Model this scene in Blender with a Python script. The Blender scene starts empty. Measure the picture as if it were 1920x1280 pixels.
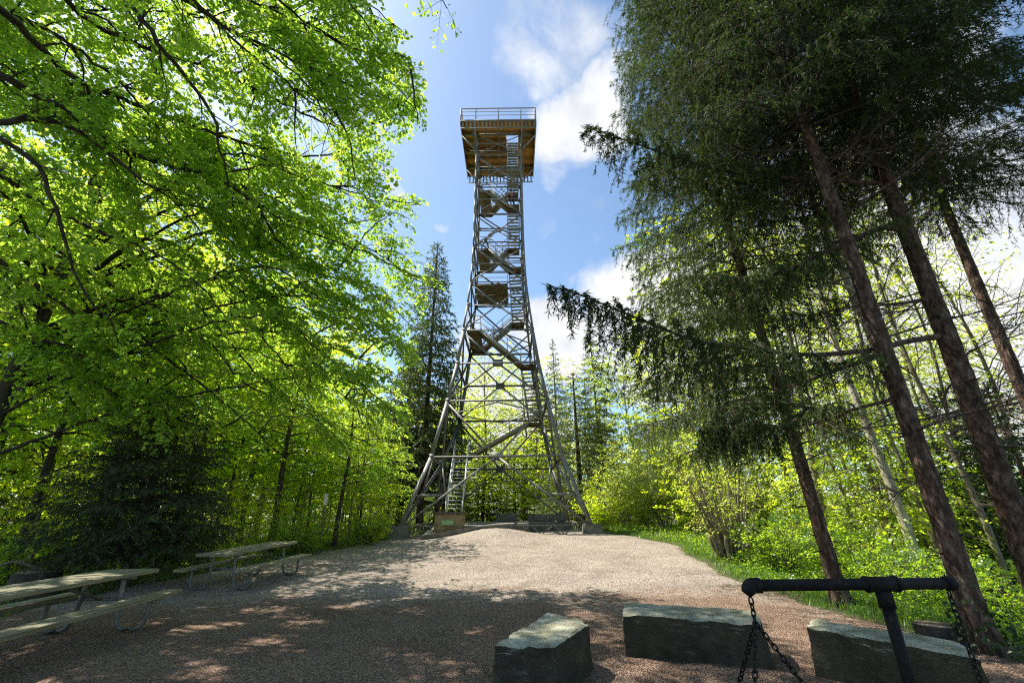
import bpy, bmesh, math, random
import numpy as np
from mathutils import Vector, Matrix, noise as mnoise

random.seed(7)
RNG = np.random.default_rng(11)
sc = bpy.context.scene
COL = sc.collection
PI = math.pi
V = lambda *a: np.array(a, float)

# ------------------------------------------------------------------ camera model
FPX = 800.0; PITCH = math.radians(22); ROLL = math.radians(0.6); CAMZ = 1.55
_F = V(0, math.cos(PITCH), math.sin(PITCH)); _U0 = V(0, -math.sin(PITCH), math.cos(PITCH)); _R0 = V(1, 0, 0)
_R = _R0*math.cos(ROLL) - _U0*math.sin(ROLL); _U = _U0*math.cos(ROLL) + _R0*math.sin(ROLL)
def ray(px, py): return _F + _R*(px-960)/FPX + _U*(640-py)/FPX
def P(px, py, Y):
    """point of the place seen in direction (px, py) of the photograph at Y metres ahead"""
    d = ray(px, py); return V(0, 0, CAMZ) + d*(Y/d[1])
def proj(Q):
    q = np.atleast_2d(Q) - V(0, 0, CAMZ); z = q@_F
    z = np.where(z < 0.05, 0.05, z)
    return 960 + FPX*(q@_R)/z, 640 - FPX*(q@_U)/z

# ------------------------------------------------------------------ terrain
def sstep(x, a, b):
    t = np.clip((x-a)/(b-a), 0, 1); return t*t*(3-2*t)
def softplus(x, k=1.2): return np.log1p(np.exp(np.clip(k*x, -30, 30)))/k
def gz(x, y):
    x = np.asarray(x, float); y = np.asarray(y, float)
    S = np.clip((softplus(y-9.6, 1.6) - softplus(y-20.8, 1.6))/11.2, 0, 1)
    z = S*(0.58 + 0.016*np.clip(x, -10, 10))
    z = z + .42*np.exp(-((x+.9)/1.9)**2 - ((y-20.6)/2.0)**2)
    edge = 6.0 + 3.5*sstep(y, 12, 24) + 10*sstep(y, 30, 50)
    z = z - np.minimum(.20*softplus(x-edge, 1.5), 3.0)
    z = z - np.minimum(.05*softplus(-x-10, 1.0), 1.5)
    z = z + .05*np.sin(x*.9+1.3)*np.sin(y*.7)*sstep(np.abs(x+1), 7, 11)
    return z
def g1(x, y): return float(gz(x, y))

# gravel outline: left and right edge for each Y
_ly = np.array([-6, 0, 4, 7.6, 9.4, 12.4, 14.5, 16.6, 19, 21, 23, 26, 30, 33, 36])
_lx = np.array([-9.5, -9.0, -8.6, -8.4, -9.2, -8.9, -8.0, -7.2, -6.6, -6.2, -5.6, -5.2, -5.0, -4.0, -3.6])
_ry = np.array([-6, 0, 4, 5.6, 7.0, 8.6, 10.2, 12.2, 15, 17.5, 19.5, 21.0, 23, 26, 30, 33, 36])
_rx = np.array([6.5, 6.4, 6.2, 6.0, 5.6, 5.5, 5.3, 5.25, 5.6, 5.9, 5.2, 4.9, 4.4, 3.8, 3.4, 3, 2.6])
def gl(y): return np.interp(y, _ly, _lx) + .12*np.sin(y*2.1) + .07*np.sin(y*5.3)
def gr(y): return np.interp(y, _ry, _rx) + .10*np.sin(y*1.9+1) + .06*np.sin(y*6.1)

# ------------------------------------------------------------------ mesh helpers
class G:
    """collects numpy geometry and links it as ONE mesh object"""
    def __init__(s): s.v = []; s.q = []; s.m = []; s.n = 0
    def add(s, v, q, mat=0):
        v = np.asarray(v, float).reshape(-1, 3); q = np.asarray(q, int)
        if len(v) == 0 or len(q) == 0: return
        s.v.append(v); s.q.append(q + s.n); s.m.append(np.full(len(q), mat, int)); s.n += len(v)
    def mesh(s, name, mats, smooth=False):
        me = bpy.data.meshes.new(name)
        v = np.concatenate(s.v); 
        me.vertices.add(len(v)); me.vertices.foreach_set('co', v.astype(np.float32).ravel())
        loops = np.concatenate([q.ravel() for q in s.q]); sizes = np.concatenate([np.full(len(q), q.shape[1]) for q in s.q])
        starts = np.concatenate([[0], np.cumsum(sizes)[:-1]])
        me.loops.add(len(loops)); me.loops.foreach_set('vertex_index', loops.astype(np.int32))
        me.polygons.add(len(sizes)); me.polygons.foreach_set('loop_start', starts.astype(np.int32))
        for m in (mats if isinstance(mats, (list, tuple)) else [mats]): me.materials.append(m)
        me.polygons.foreach_set('material_index', np.concatenate(s.m).astype(np.int32))
        if smooth: me.polygons.foreach_set('use_smooth', np.ones(len(sizes), bool))
        me.update(calc_edges=True); me.validate()
        return me
    def obj(s, name, mats, parent=None, smooth=False):
        return link(name, s.mesh(name, mats, smooth), parent)
def link(name, me, parent=None):
    o = bpy.data.objects.new(name, me); COL.objects.link(o)
    if parent is not None: o.parent = parent
    return o
def tag(o, label=None, cat=None, group=None, kind=None):
    if label: o['label'] = label
    if cat: o['category'] = cat
    if group: o['group'] = group
    if kind: o['kind'] = kind
    return o
def empty(name, label, cat, loc=(0, 0, 0), rz=0, group=None):
    o = bpy.data.objects.new(name, None); COL.objects.link(o); o.location = loc; o.rotation_euler = (0, 0, rz)
    o.empty_display_size = .1
    return tag(o, label, cat, group)
def copy_tree(o, parent=None):
    c = o.copy(); COL.objects.link(c); c.parent = parent
    for ch in [k for k in bpy.data.objects if k.parent == o]: copy_tree(ch, c)
    return c

def nrm(a): return a/np.maximum(np.linalg.norm(a, axis=-1, keepdims=True), 1e-9)
def resample(pts, step):
    pts = np.asarray(pts, float)
    # catmull-rom smoothing then even spacing
    if len(pts) > 2:
        p = np.vstack([2*pts[0]-pts[1], pts, 2*pts[-1]-pts[-2]]); out = []
        for i in range(1, len(p)-2):
            t = np.linspace(0, 1, 8, endpoint=False)[:, None]
            a, b, c, d = p[i-1], p[i], p[i+1], p[i+2]
            out.append(.5*((2*b)+(c-a)*t+(2*a-5*b+4*c-d)*t**2+(3*b-a-3*c+d)*t**3))
        pts = np.vstack(out+[pts[-1:]])
    L = np.concatenate([[0], np.cumsum(np.linalg.norm(np.diff(pts, axis=0), axis=1))])
    n = max(3, int(L[-1]/step)+1); s = np.linspace(0, L[-1], n)
    return np.stack([np.interp(s, L, pts[:, k]) for k in range(3)], 1)
def tube(g, pts, rad, n=8, mat=0, caps=True, rough=0, rng=RNG):
    pts = np.asarray(pts, float); k = len(pts); rad = np.broadcast_to(np.asarray(rad, float), (k,))
    t = np.gradient(pts, axis=0); t = nrm(t)
    ref = np.array([1., 0, 0]) if abs(t[0][2]) > .8 else np.array([0, 0, 1.])
    a = nrm(np.cross(t, ref)); b = np.cross(t, a)
    th = np.arange(n)*2*PI/n
    rr = rad[:, None]*np.ones(n)
    if rough: rr = rr*(1+rough*rng.standard_normal((k, n)))
    v = pts[:, None, :] + rr[..., None]*(np.cos(th)[None, :, None]*a[:, None, :] + np.sin(th)[None, :, None]*b[:, None, :])
    i = np.arange(k-1)[:, None]*n; j = np.arange(n)[None, :]; j2 = (j+1) % n
    q = np.stack([i+j, i+j2, i+n+j2, i+n+j], -1).reshape(-1, 4)
    base = g.n
    g.add(v.reshape(-1, 3), q, mat)
    if caps and n > 3:
        g.q.append(np.array([base+np.arange(n)[::-1]])); g.m.append(np.array([mat])); 
        g.q.append(np.array([base+(k-1)*n+np.arange(n)])); g.m.append(np.array([mat]))
def sticks(g, A, B, ra, rb, n=3, mat=0):
    """many thin straight twigs at once"""
    A = np.asarray(A); B = np.asarray(B); m = len(A)
    if m == 0: return
    t = nrm(B-A); ref = np.where(np.abs(t[:, 2:3]) > .8, V(1, 0, 0), V(0, 0, 1))
    a = nrm(np.cross(t, ref)); b = np.cross(t, a); th = np.arange(n)*2*PI/n
    ring = np.cos(th)[None, :, None]*a[:, None] + np.sin(th)[None, :, None]*b[:, None]
    ra = np.broadcast_to(np.asarray(ra, float), (m,))[:, None, None]; rb = np.broadcast_to(np.asarray(rb, float), (m,))[:, None, None]
    v = np.concatenate([A[:, None]+ring*ra, B[:, None]+ring*rb], 1).reshape(-1, 3)
    i = np.arange(m)[:, None]*2*n; j = np.arange(n)[None, :]; j2 = (j+1) % n
    g.add(v, np.stack([i+j, i+j2, i+n+j2, i+n+j], -1).reshape(-1, 4), mat)
def box(g, c, s, M=None, mat=0):
    c = V(*c); s = np.array(s, float)/2
    v = np.array([[x, y, z] for x in (-1, 1) for y in (-1, 1) for z in (-1, 1)], float)*s
    if M is not None: v = v@np.asarray(M, float).T
    g.add(v+c, [[0, 1, 3, 2], [4, 6, 7, 5], [0, 4, 5, 1], [2, 3, 7, 6], [0, 2, 6, 4], [1, 5, 7, 3]], mat)
def bar(g, a, b, w, h, up=(0, 0, 1), mat=0):
    a = np.asarray(a, float); b = np.asarray(b, float); d = b-a; L = np.linalg.norm(d)
    if L < 1e-6: return
    y = d/L; up = np.asarray(up, float)
    if abs(y@up) > .98: up = V(1, 0, 0) if abs(y[0]) < .9 else V(0, 1, 0)
    x = nrm(np.cross(y, up)); z = np.cross(x, y)
    box(g, (a+b)/2, (w, L, h), np.stack([x, y, z], 1), mat)
def angle_bar(g, a, b, w, nin, t=.014, mat=0):
    """L-profile steel: two thin flanges; nin points to the inside of the L"""
    a = np.asarray(a, float); b = np.asarray(b, float); y = nrm(b-a); nin = np.asarray(nin, float)
    z = nrm(nin-(nin@y)*y); x = np.cross(y, z); L = np.linalg.norm(b-a); M = np.stack([x, y, z], 1)
    box(g, (a+b)/2, (w, L, t), M, mat)
    box(g, (a+b)/2+x*(w/2-t/2)+z*(w/2+t/2), (t, L, w), M, mat)

# ------------------------------------------------------------------ materials
def newmat(name):
    m = bpy.data.materials.new(name); m.use_nodes = True; nt = m.node_tree; nt.nodes.clear()
    out = nt.nodes.new('ShaderNodeOutputMaterial'); return m, nt, out
def N(nt, t, **kw):
    n = nt.nodes.new(t)
    for k, v in kw.items():
        if k in n.inputs.keys() if isinstance(k, str) else False: n.inputs[k].default_value = v
        else: setattr(n, k, v)
    return n
def ramp(nt, stops):
    r = nt.nodes.new('ShaderNodeValToRGB'); e = r.color_ramp.elements
    while len(e) < len(stops): e.new(.5)
    for i, (p, c) in enumerate(stops): e[i].position = p; e[i].color = (*c, 1)
    return r
def leaf_mat(name, cols, tcols, tfac=.5, gloss=.05, rough=.45):
    m, nt, out = newmat(name); L = nt.links.new
    ge = N(nt, 'ShaderNodeNewGeometry')
    k = len(cols)
    r1 = ramp(nt, [(i/max(k-1, 1), c) for i, c in enumerate(cols)]); r2 = ramp(nt, [(i/max(k-1, 1), c) for i, c in enumerate(tcols)])
    nzv = N(nt, 'ShaderNodeTexNoise'); nzv.inputs['Scale'].default_value = .8; nzv.inputs['Detail'].default_value = 3; L(ge.outputs['Position'], nzv.inputs['Vector'])
    f1 = N(nt, 'ShaderNodeMath'); f1.operation = 'MULTIPLY_ADD'; L(nzv.outputs[0], f1.inputs[0]); f1.inputs[1].default_value = 1.5; f1.inputs[2].default_value = -.55
    f2 = N(nt, 'ShaderNodeMath'); f2.operation = 'MULTIPLY_ADD'; L(ge.outputs['Random Per Island'], f2.inputs[0]); f2.inputs[1].default_value = .65; L(f1.outputs[0], f2.inputs[2]); f2.use_clamp = True
    L(f2.outputs[0], r1.inputs[0]); L(f2.outputs[0], r2.inputs[0])
    d = N(nt, 'ShaderNodeBsdfDiffuse'); t = N(nt, 'ShaderNodeBsdfTranslucent'); gl_ = N(nt, 'ShaderNodeBsdfGlossy'); gl_.inputs['Roughness'].default_value = rough
    L(r1.outputs[0], d.inputs[0]); L(r2.outputs[0], t.inputs[0])
    mx = N(nt, 'ShaderNodeMixShader'); mx.inputs[0].default_value = tfac; L(d.outputs[0], mx.inputs[1]); L(t.outputs[0], mx.inputs[2])
    m2 = N(nt, 'ShaderNodeMixShader'); m2.inputs[0].default_value = gloss; L(mx.outputs[0], m2.inputs[1]); L(gl_.outputs[0], m2.inputs[2])
    L(m2.outputs[0], out.inputs[0]); return m
def surf(name, stops, scale=4, detail=6, stretch=(1, 1, 1), rough=.85, bump=.3, bscale=None, metallic=0, coord='Object', extra=None, spec=.3, bdist=.02):
    m, nt, out = newmat(name); L = nt.links.new
    tc = N(nt, 'ShaderNodeTexCoord'); mp = N(nt, 'ShaderNodeMapping'); mp.inputs['Scale'].default_value = stretch
    L(tc.outputs[coord], mp.inputs[0])
    nz = N(nt, 'ShaderNodeTexNoise'); nz.inputs['Scale'].default_value = scale; nz.inputs['Detail'].default_value = detail; nz.inputs['Roughness'].default_value = .65
    L(mp.outputs[0], nz.inputs['Vector'])
    r = ramp(nt, stops); L(nz.outputs[0], r.inputs[0])
    b = N(nt, 'ShaderNodeBsdfPrincipled'); b.inputs['Roughness'].default_value = rough; b.inputs['Metallic'].default_value = metallic
    b.inputs['Specular IOR Level'].default_value = spec
    c = r.outputs[0]
    if extra: c = extra(nt, mp, c)
    L(c, b.inputs['Base Color'])
    n2 = N(nt, 'ShaderNodeTexNoise'); n2.inputs['Scale'].default_value = bscale or scale*4; n2.inputs['Detail'].default_value = 8
    L(mp.outputs[0], n2.inputs['Vector'])
    bp = N(nt, 'ShaderNodeBump'); bp.inputs['Strength'].default_value = bump; bp.inputs['Distance'].default_value = bdist
    L(n2.outputs[0], bp.inputs['Height']); L(bp.outputs[0], b.inputs['Normal']); L(b.outputs[0], out.inputs[0]); return m

M = {}
M['beech_leaf'] = leaf_mat('beech_leaf', [(.045, .10, .012), (.07, .145, .015), (.10, .18, .02), (.13, .21, .025)],
                           [(.29, .53, .035), (.43, .67, .05), (.56, .77, .07), (.72, .83, .14)], .74, .03)
M['young_leaf'] = leaf_mat('young_leaf', [(.11, .18, .015), (.16, .24, .02), (.20, .28, .028)],
                           [(.56, .74, .02), (.70, .84, .03), (.82, .90, .05)], .72, .03)
M['pale_leaf'] = leaf_mat('pale_leaf', [(.09, .13, .03), (.13, .17, .04), (.16, .19, .05)],
                          [(.56, .66, .07), (.68, .76, .10), (.78, .82, .16)], .66, .03)
M['dull_leaf'] = leaf_mat('dull_leaf', [(.04, .07, .02), (.06, .10, .025), (.09, .12, .035)],
                          [(.34, .50, .04), (.46, .60, .06), (.58, .66, .08)], .6, .04)
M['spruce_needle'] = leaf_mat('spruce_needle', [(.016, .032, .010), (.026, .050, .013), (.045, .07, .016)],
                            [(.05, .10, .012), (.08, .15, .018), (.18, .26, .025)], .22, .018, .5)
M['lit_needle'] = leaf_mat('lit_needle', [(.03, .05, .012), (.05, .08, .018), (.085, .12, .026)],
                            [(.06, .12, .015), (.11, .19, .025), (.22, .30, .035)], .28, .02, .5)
M['far_needle'] = leaf_mat('far_needle', [(.04, .065, .02), (.065, .09, .028), (.10, .12, .04)],
                           [(.10, .16, .03), (.16, .22, .04), (.24, .28, .06)], .38, .02, .5)
M['yew_needle'] = leaf_mat('yew_needle', [(.028, .052, .014), (.048, .075, .02), (.07, .095, .03)],
                           [(.04, .08, .012), (.06, .11, .016), (.09, .14, .02)], .25, .03, .4)
M['herb'] = leaf_mat('herb', [(.028, .07, .012), (.06, .13, .018), (.10, .19, .03)], [(.34, .60, .02), (.48, .70, .03), (.62, .78, .05)], .6, .05)
M['grass_blade'] = leaf_mat('grass_blade', [(.05, .12, .015), (.08, .16, .02), (.12, .19, .03)], [(.16, .34, .02), (.26, .44, .03), (.38, .5, .06)], .45, .05)
M['litter'] = leaf_mat('litter', [(.10, .055, .03), (.16, .09, .05), (.24, .15, .085)], [(.1, .05, .02), (.14, .08, .03), (.2, .1, .04)], .2, .04)
M['flower'] = leaf_mat('flower', [(.6, .45, .03), (.7, .5, .03), (.7, .3, .03)], [(.6, .45, .03), (.7, .5, .03), (.7, .3, .03)], .3, .03)

def bark_extra(a, b, sc_=1.0):
    def f(nt, mp, c):
        vo = N(nt, 'ShaderNodeTexVoronoi'); vo.inputs['Scale'].default_value = 18*sc_; vo.feature = 'DISTANCE_TO_EDGE'
        nt.links.new(mp.outputs[0], vo.inputs['Vector'])
        r = ramp(nt, [(0, (a, a, a)), (.18, (b, b, b))]); nt.links.new(vo.outputs[0], r.inputs[0])
        mx = N(nt, 'ShaderNodeMix'); mx.data_type = 'RGBA'; mx.blend_type = 'MULTIPLY'; mx.inputs[0].default_value = 1
        nt.links.new(c, mx.inputs[6]); nt.links.new(r.outputs[0], mx.inputs[7]); return mx.outputs[2]
    return f
M['spruce_bark'] = surf('spruce_bark', [(.32, (.022, .012, .008)), (.46, (.065, .038, .026)), (.56, (.13, .083, .058)), (.70, (.26, .20, .15))], 13, 9, (1, 1, .4), .95, 1.0, 30, extra=bark_extra(.72, 1.0, .8), bdist=.03)
M['beech_bark'] = surf('beech_bark', [(.3, (.022, .017, .012)), (.5, (.045, .036, .026)), (.7, (.085, .075, .05))], 6, 6, (1, 1, .6), .9, .5, 30)
M['grey_bark'] = surf('grey_bark', [(.3, (.07, .06, .035)), (.5, (.15, .13, .085)), (.7, (.24, .22, .15))], 5, 6, (1, 1, .4), .9, .5, 25)
M['pale_bark'] = surf('pale_bark', [(.3, (.2, .17, .12)), (.5, (.34, .30, .22)), (.7, (.45, .42, .34))], 5, 6, (1, 1, .5), .9, .5, 25)
M['twig'] = surf('twig', [(.3, (.05, .036, .024)), (.7, (.10, .075, .05))], 8, 3, rough=.9, bump=0)
M['deadtwig'] = surf('deadtwig', [(.3, (.05, .036, .028)), (.7, (.12, .09, .07))], 8, 3, rough=.9, bump=0)
M['steel'] = surf('steel', [(.3, (.14, .127, .108)), (.55, (.22, .205, .18)), (.75, (.31, .295, .265))], 2.2, 7, rough=.6, bump=.12, bscale=40, metallic=.1, spec=.5)
M['galv'] = surf('galv', [(.3, (.10, .10, .09)), (.55, (.16, .16, .145)), (.75, (.24, .24, .22))], 5, 6, rough=.5, bump=.05, bscale=60, metallic=.4, spec=.5)
M['tread_steel'] = surf('tread_steel', [(.3, (.22, .20, .15)), (.6, (.36, .33, .27)), (.8, (.45, .42, .36))], 4, 6, rough=.7, bump=.1, metallic=.1)
M['landing_brown'] = surf('landing_brown', [(.3, (.09, .06, .03)), (.5, (.15, .105, .055)), (.75, (.22, .17, .10))], 3, 7, rough=.8, bump=.15)
M['concrete'] = surf('concrete', [(.3, (.085, .08, .065)), (.5, (.16, .15, .125)), (.75, (.26, .245, .21))], 3, 8, rough=.92, bump=.35, bscale=30)
M['concrete_tan'] = surf('concrete_tan', [(.3, (.14, .09, .04)), (.5, (.27, .19, .10)), (.75, (.36, .28, .17))], 3, 8, rough=.92, bump=.35, bscale=30)
M['rusty_cover'] = surf('rusty_cover', [(.3, (.07, .05, .04)), (.7, (.15, .11, .085))], 5, 6, rough=.7, bump=.2)
M['black_pipe'] = surf('black_pipe', [(.3, (.004, .004, .004)), (.55, (.010, .009, .008)), (.68, (.035, .020, .012))], 20, 9, rough=.7, bump=.35, bscale=70, spec=.2, bdist=.006)
M['chain_iron'] = surf('chain_iron', [(.3, (.012, .011, .010)), (.7, (.03, .026, .022))], 30, 4, rough=.5, bump=.1, metallic=.5)
M['white_plate'] = surf('white_plate', [(.3, (.6, .6, .58)), (.7, (.75, .75, .72))], 4, 3, rough=.6, bump=0)
M['green_plate'] = surf('green_plate', [(.3, (.25, .42, .2)), (.7, (.36, .55, .28))], 14, 3, rough=.6, bump=0)
M['stump_wood'] = surf('stump_wood', [(.3, (.10, .075, .05)), (.7, (.26, .20, .14))], 8, 5, (1, 1, 1), rough=.9, bump=.4)

def plank_mat(name, stops, rough=.8):
    def ex(nt, mp, c):
        L = nt.links.new
        ge = N(nt, 'ShaderNodeNewGeometry')
        r = ramp(nt, [(0, (.65, .65, .65)), (1, (1.25, 1.2, 1.15))]); L(ge.outputs['Random Per Island'], r.inputs[0])
        mx = N(nt, 'ShaderNodeMix'); mx.data_type = 'RGBA'; mx.blend_type = 'MULTIPLY'; mx.inputs[0].default_value = 1
        L(c, mx.inputs[6]); L(r.outputs[0], mx.inputs[7]); return mx.outputs[2]
    return surf(name, stops, 3.5, 7, (9, .5, 9), rough, .35, 12, extra=ex, bdist=.008)
M['grey_wood'] = plank_mat('grey_wood', [(.3, (.13, .115, .065)), (.5, (.26, .235, .14)), (.72, (.42, .385, .26))])
def plank_mat_x(name, stops):
    def ex(nt, mp, c):
        L = nt.links.new
        ge = N(nt, 'ShaderNodeNewGeometry')
        r = ramp(nt, [(0, (.35, .3, .28)), (.35, (.7, .66, .6)), (1, (1.5, 1.35, 1.2))]); L(ge.outputs['Random Per Island'], r.inputs[0])
        mx = N(nt, 'ShaderNodeMix'); mx.data_type = 'RGBA'; mx.blend_type = 'MULTIPLY'; mx.inputs[0].default_value = 1
        L(c, mx.inputs[6]); L(r.outputs[0], mx.inputs[7]); return mx.outputs[2]
    return surf(name, stops, 3, 6, (.6, 5, 5), .8, .2, 10, extra=ex)
M['deck_orange'] = plank_mat_x('deck_orange', [(.3, (.38, .17, .055)), (.5, (.58, .28, .10)), (.75, (.68, .38, .16))])
M['slat_wood'] = plank_mat('slat_wood', [(.3, (.20, .16, .10)), (.6, (.36, .31, .22))])

# granite
def granite_mat():
    m, nt, out = newmat('granite'); L = nt.links.new
    tc = N(nt, 'ShaderNodeTexCoord')
    n1 = N(nt, 'ShaderNodeTexNoise'); n1.inputs['Scale'].default_value = 90; n1.inputs['Detail'].default_value = 4
    n2 = N(nt, 'ShaderNodeTexNoise'); n2.inputs['Scale'].default_value = 4.5; n2.inputs['Detail'].default_value = 8
    for n in (n1, n2): L(tc.outputs['Object'], n.inputs['Vector'])
    r1 = ramp(nt, [(.32, (.075, .075, .06)), (.5, (.24, .24, .20)), (.68, (.39, .385, .33))]); L(n1.outputs[0], r1.inputs[0])
    r2 = ramp(nt, [(.36, (.60, .58, .42)), (.52, (1.0, .99, .86)), (.7, (1.45, 1.42, 1.28))]); L(n2.outputs[0], r2.inputs[0])
    mx = N(nt, 'ShaderNodeMix'); mx.data_type = 'RGBA'; mx.blend_type = 'MULTIPLY'; mx.inputs[0].default_value = 1
    L(r1.outputs[0], mx.inputs[6]); L(r2.outputs[0], mx.inputs[7])
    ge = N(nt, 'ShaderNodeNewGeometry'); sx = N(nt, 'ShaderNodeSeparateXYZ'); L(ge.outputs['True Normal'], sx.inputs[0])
    rr = ramp(nt, [(.2, (.14, .125, .075)), (.7, (1.1, 1.09, 1.05))]); L(sx.outputs[2], rr.inputs[0])   # shade put into the colour of the sides, with a mossy tint; tops brightened
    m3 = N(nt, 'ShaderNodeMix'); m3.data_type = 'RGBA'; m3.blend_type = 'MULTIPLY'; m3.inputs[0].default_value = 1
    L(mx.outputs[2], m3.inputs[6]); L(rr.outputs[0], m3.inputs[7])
    b = N(nt, 'ShaderNodeBsdfPrincipled'); b.inputs['Roughness'].default_value = .85; L(m3.outputs[2], b.inputs['Base Color'])
    bp = N(nt, 'ShaderNodeBump'); bp.inputs['Strength'].default_value = .6; bp.inputs['Distance'].default_value = .02
    n3 = N(nt, 'ShaderNodeTexNoise'); n3.inputs['Scale'].default_value = 22; n3.inputs['Detail'].default_value = 10; L(tc.outputs['Object'], n3.inputs['Vector'])
    L(n3.outputs[0], bp.inputs['Height']); L(bp.outputs[0], b.inputs['Normal']); L(b.outputs[0], out.inputs[0]); return m
M['granite'] = granite_mat()

def gravel_mat():
    m, nt, out = newmat('gravel'); L = nt.links.new
    ge = N(nt, 'ShaderNodeNewGeometry')
    v1 = N(nt, 'ShaderNodeTexVoronoi'); v1.inputs['Scale'].default_value = 33; v2 = N(nt, 'ShaderNodeTexVoronoi'); v2.inputs['Scale'].default_value = 70
    n1 = N(nt, 'ShaderNodeTexNoise'); n1.inputs['Scale'].default_value = .45; n1.inputs['Detail'].default_value = 9; n1.inputs['Roughness'].default_value = .7
    n4 = N(nt, 'ShaderNodeTexNoise'); n4.inputs['Scale'].default_value = 9; n4.inputs['Detail'].default_value = 6
    for n in (v1, v2, n1, n4): L(ge.outputs['Position'], n.inputs['Vector'])
    s1 = N(nt, 'ShaderNodeSeparateColor'); L(v1.outputs['Color'], s1.inputs[0]); s2 = N(nt, 'ShaderNodeSeparateColor'); L(v2.outputs['Color'], s2.inputs[0])
    stone = ramp(nt, [(0, (.13, .095, .075)), (.3, (.27, .22, .185)), (.6, (.40, .345, .295)), (.9, (.53, .475, .42)), (1, (.66, .61, .55))]); L(s1.outputs[0], stone.inputs[0])
    fine = ramp(nt, [(0, (.15, .11, .085)), (.5, (.33, .27, .22)), (1, (.5, .44, .38))]); L(s2.outputs[1], fine.inputs[0])
    mx = N(nt, 'ShaderNodeMix'); mx.data_type = 'RGBA'; mx.inputs[0].default_value = .45; L(stone.outputs[0], mx.inputs[6]); L(fine.outputs[0], mx.inputs[7])
    # needle and leaf litter at the near end, browned further to paint in tree shade
    sx = N(nt, 'ShaderNodeSeparateXYZ'); L(ge.outputs['Position'], sx.inputs[0])
    mr = N(nt, 'ShaderNodeMapRange'); mr.inputs['From Min'].default_value = 11.2; mr.inputs['From Max'].default_value = 7; mr.inputs['To Max'].default_value = .44; L(sx.outputs[1], mr.inputs[0])
    ad = N(nt, 'ShaderNodeMath'); ad.operation = 'ADD'; L(mr.outputs[0], ad.inputs[0]); L(n1.outputs[0], ad.inputs[1])
    ad2 = N(nt, 'ShaderNodeMath'); ad2.operation = 'MULTIPLY_ADD'; L(n4.outputs[0], ad2.inputs[0]); ad2.inputs[1].default_value = .5; L(ad.outputs[0], ad2.inputs[2])
    lm = ramp(nt, [(.80, (0, 0, 0)), (1.1, (1, 1, 1))]); L(ad2.outputs[0], lm.inputs[0])
    lit = ramp(nt, [(0, (.075, .045, .03)), (.4, (.175, .112, .078)), (.8, (.295, .20, .145)), (1, (.42, .31, .235))]); L(s2.outputs[0], lit.inputs[0])
    m2 = N(nt, 'ShaderNodeMix'); m2.data_type = 'RGBA'; L(lm.outputs[0], m2.inputs[0]); L(mx.outputs[2], m2.inputs[6]); L(lit.outputs[0], m2.inputs[7])
    b = N(nt, 'ShaderNodeBsdfPrincipled'); b.inputs['Roughness'].default_value = .95; b.inputs['Specular IOR Level'].default_value = .2; ve = N(nt, 'ShaderNodeTexVoronoi'); ve.feature = 'DISTANCE_TO_EDGE'; ve.inputs['Scale'].default_value = 33; L(ge.outputs['Position'], ve.inputs['Vector'])
    gap = ramp(nt, [(0, (.45, .42, .39)), (.09, (1.12, 1.11, 1.08))]); L(ve.outputs['Distance'], gap.inputs[0])
    m3 = N(nt, 'ShaderNodeMix'); m3.data_type = 'RGBA'; m3.blend_type = 'MULTIPLY'; m3.inputs[0].default_value = 1; L(m2.outputs[2], m3.inputs[6]); L(gap.outputs[0], m3.inputs[7])
    wn = N(nt, 'ShaderNodeTexNoise'); wn.inputs['Scale'].default_value = 1.1; wn.inputs['Detail'].default_value = 5; wn.inputs['Distortion'].default_value = .6; L(ge.outputs['Position'], wn.inputs['Vector'])
    wr = ramp(nt, [(.32, (.84, .83, .81)), (.52, (1.05, 1.04, 1.02)), (.68, (1.18, 1.17, 1.15))]); L(wn.outputs[0], wr.inputs[0])
    m4 = N(nt, 'ShaderNodeMix'); m4.data_type = 'RGBA'; m4.blend_type = 'MULTIPLY'; m4.inputs[0].default_value = 1; L(m3.outputs[2], m4.inputs[6]); L(wr.outputs[0], m4.inputs[7])
    L(m4.outputs[2], b.inputs['Base Color'])
    bp = N(nt, 'ShaderNodeBump'); bp.inputs['Strength'].default_value = 1.0; bp.inputs['Distance'].default_value = .02
    ad3 = N(nt, 'ShaderNodeMath'); ad3.operation = 'ADD'; L(v1.outputs['Distance'], ad3.inputs[0]); L(v2.outputs['Distance'], ad3.inputs[1]); 
    inv = N(nt, 'ShaderNodeMath'); inv.operation = 'MULTIPLY'; inv.inputs[1].default_value = -1; L(ad3.outputs[0], inv.inputs[0])
    L(inv.outputs[0], bp.inputs['Height']); L(bp.outputs[0], b.inputs['Normal']); L(b.outputs[0], out.inputs[0]); return m
M['gravel'] = gravel_mat()
M['forest_floor'] = surf('forest_floor', [(.3, (.03, .04, .012)), (.45, (.055, .075, .02)), (.6, (.10, .085, .045)), (.8, (.15, .10, .06))], 1.2, 10, rough=.95, bump=1, bscale=14, coord='Object', bdist=.06)

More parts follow.
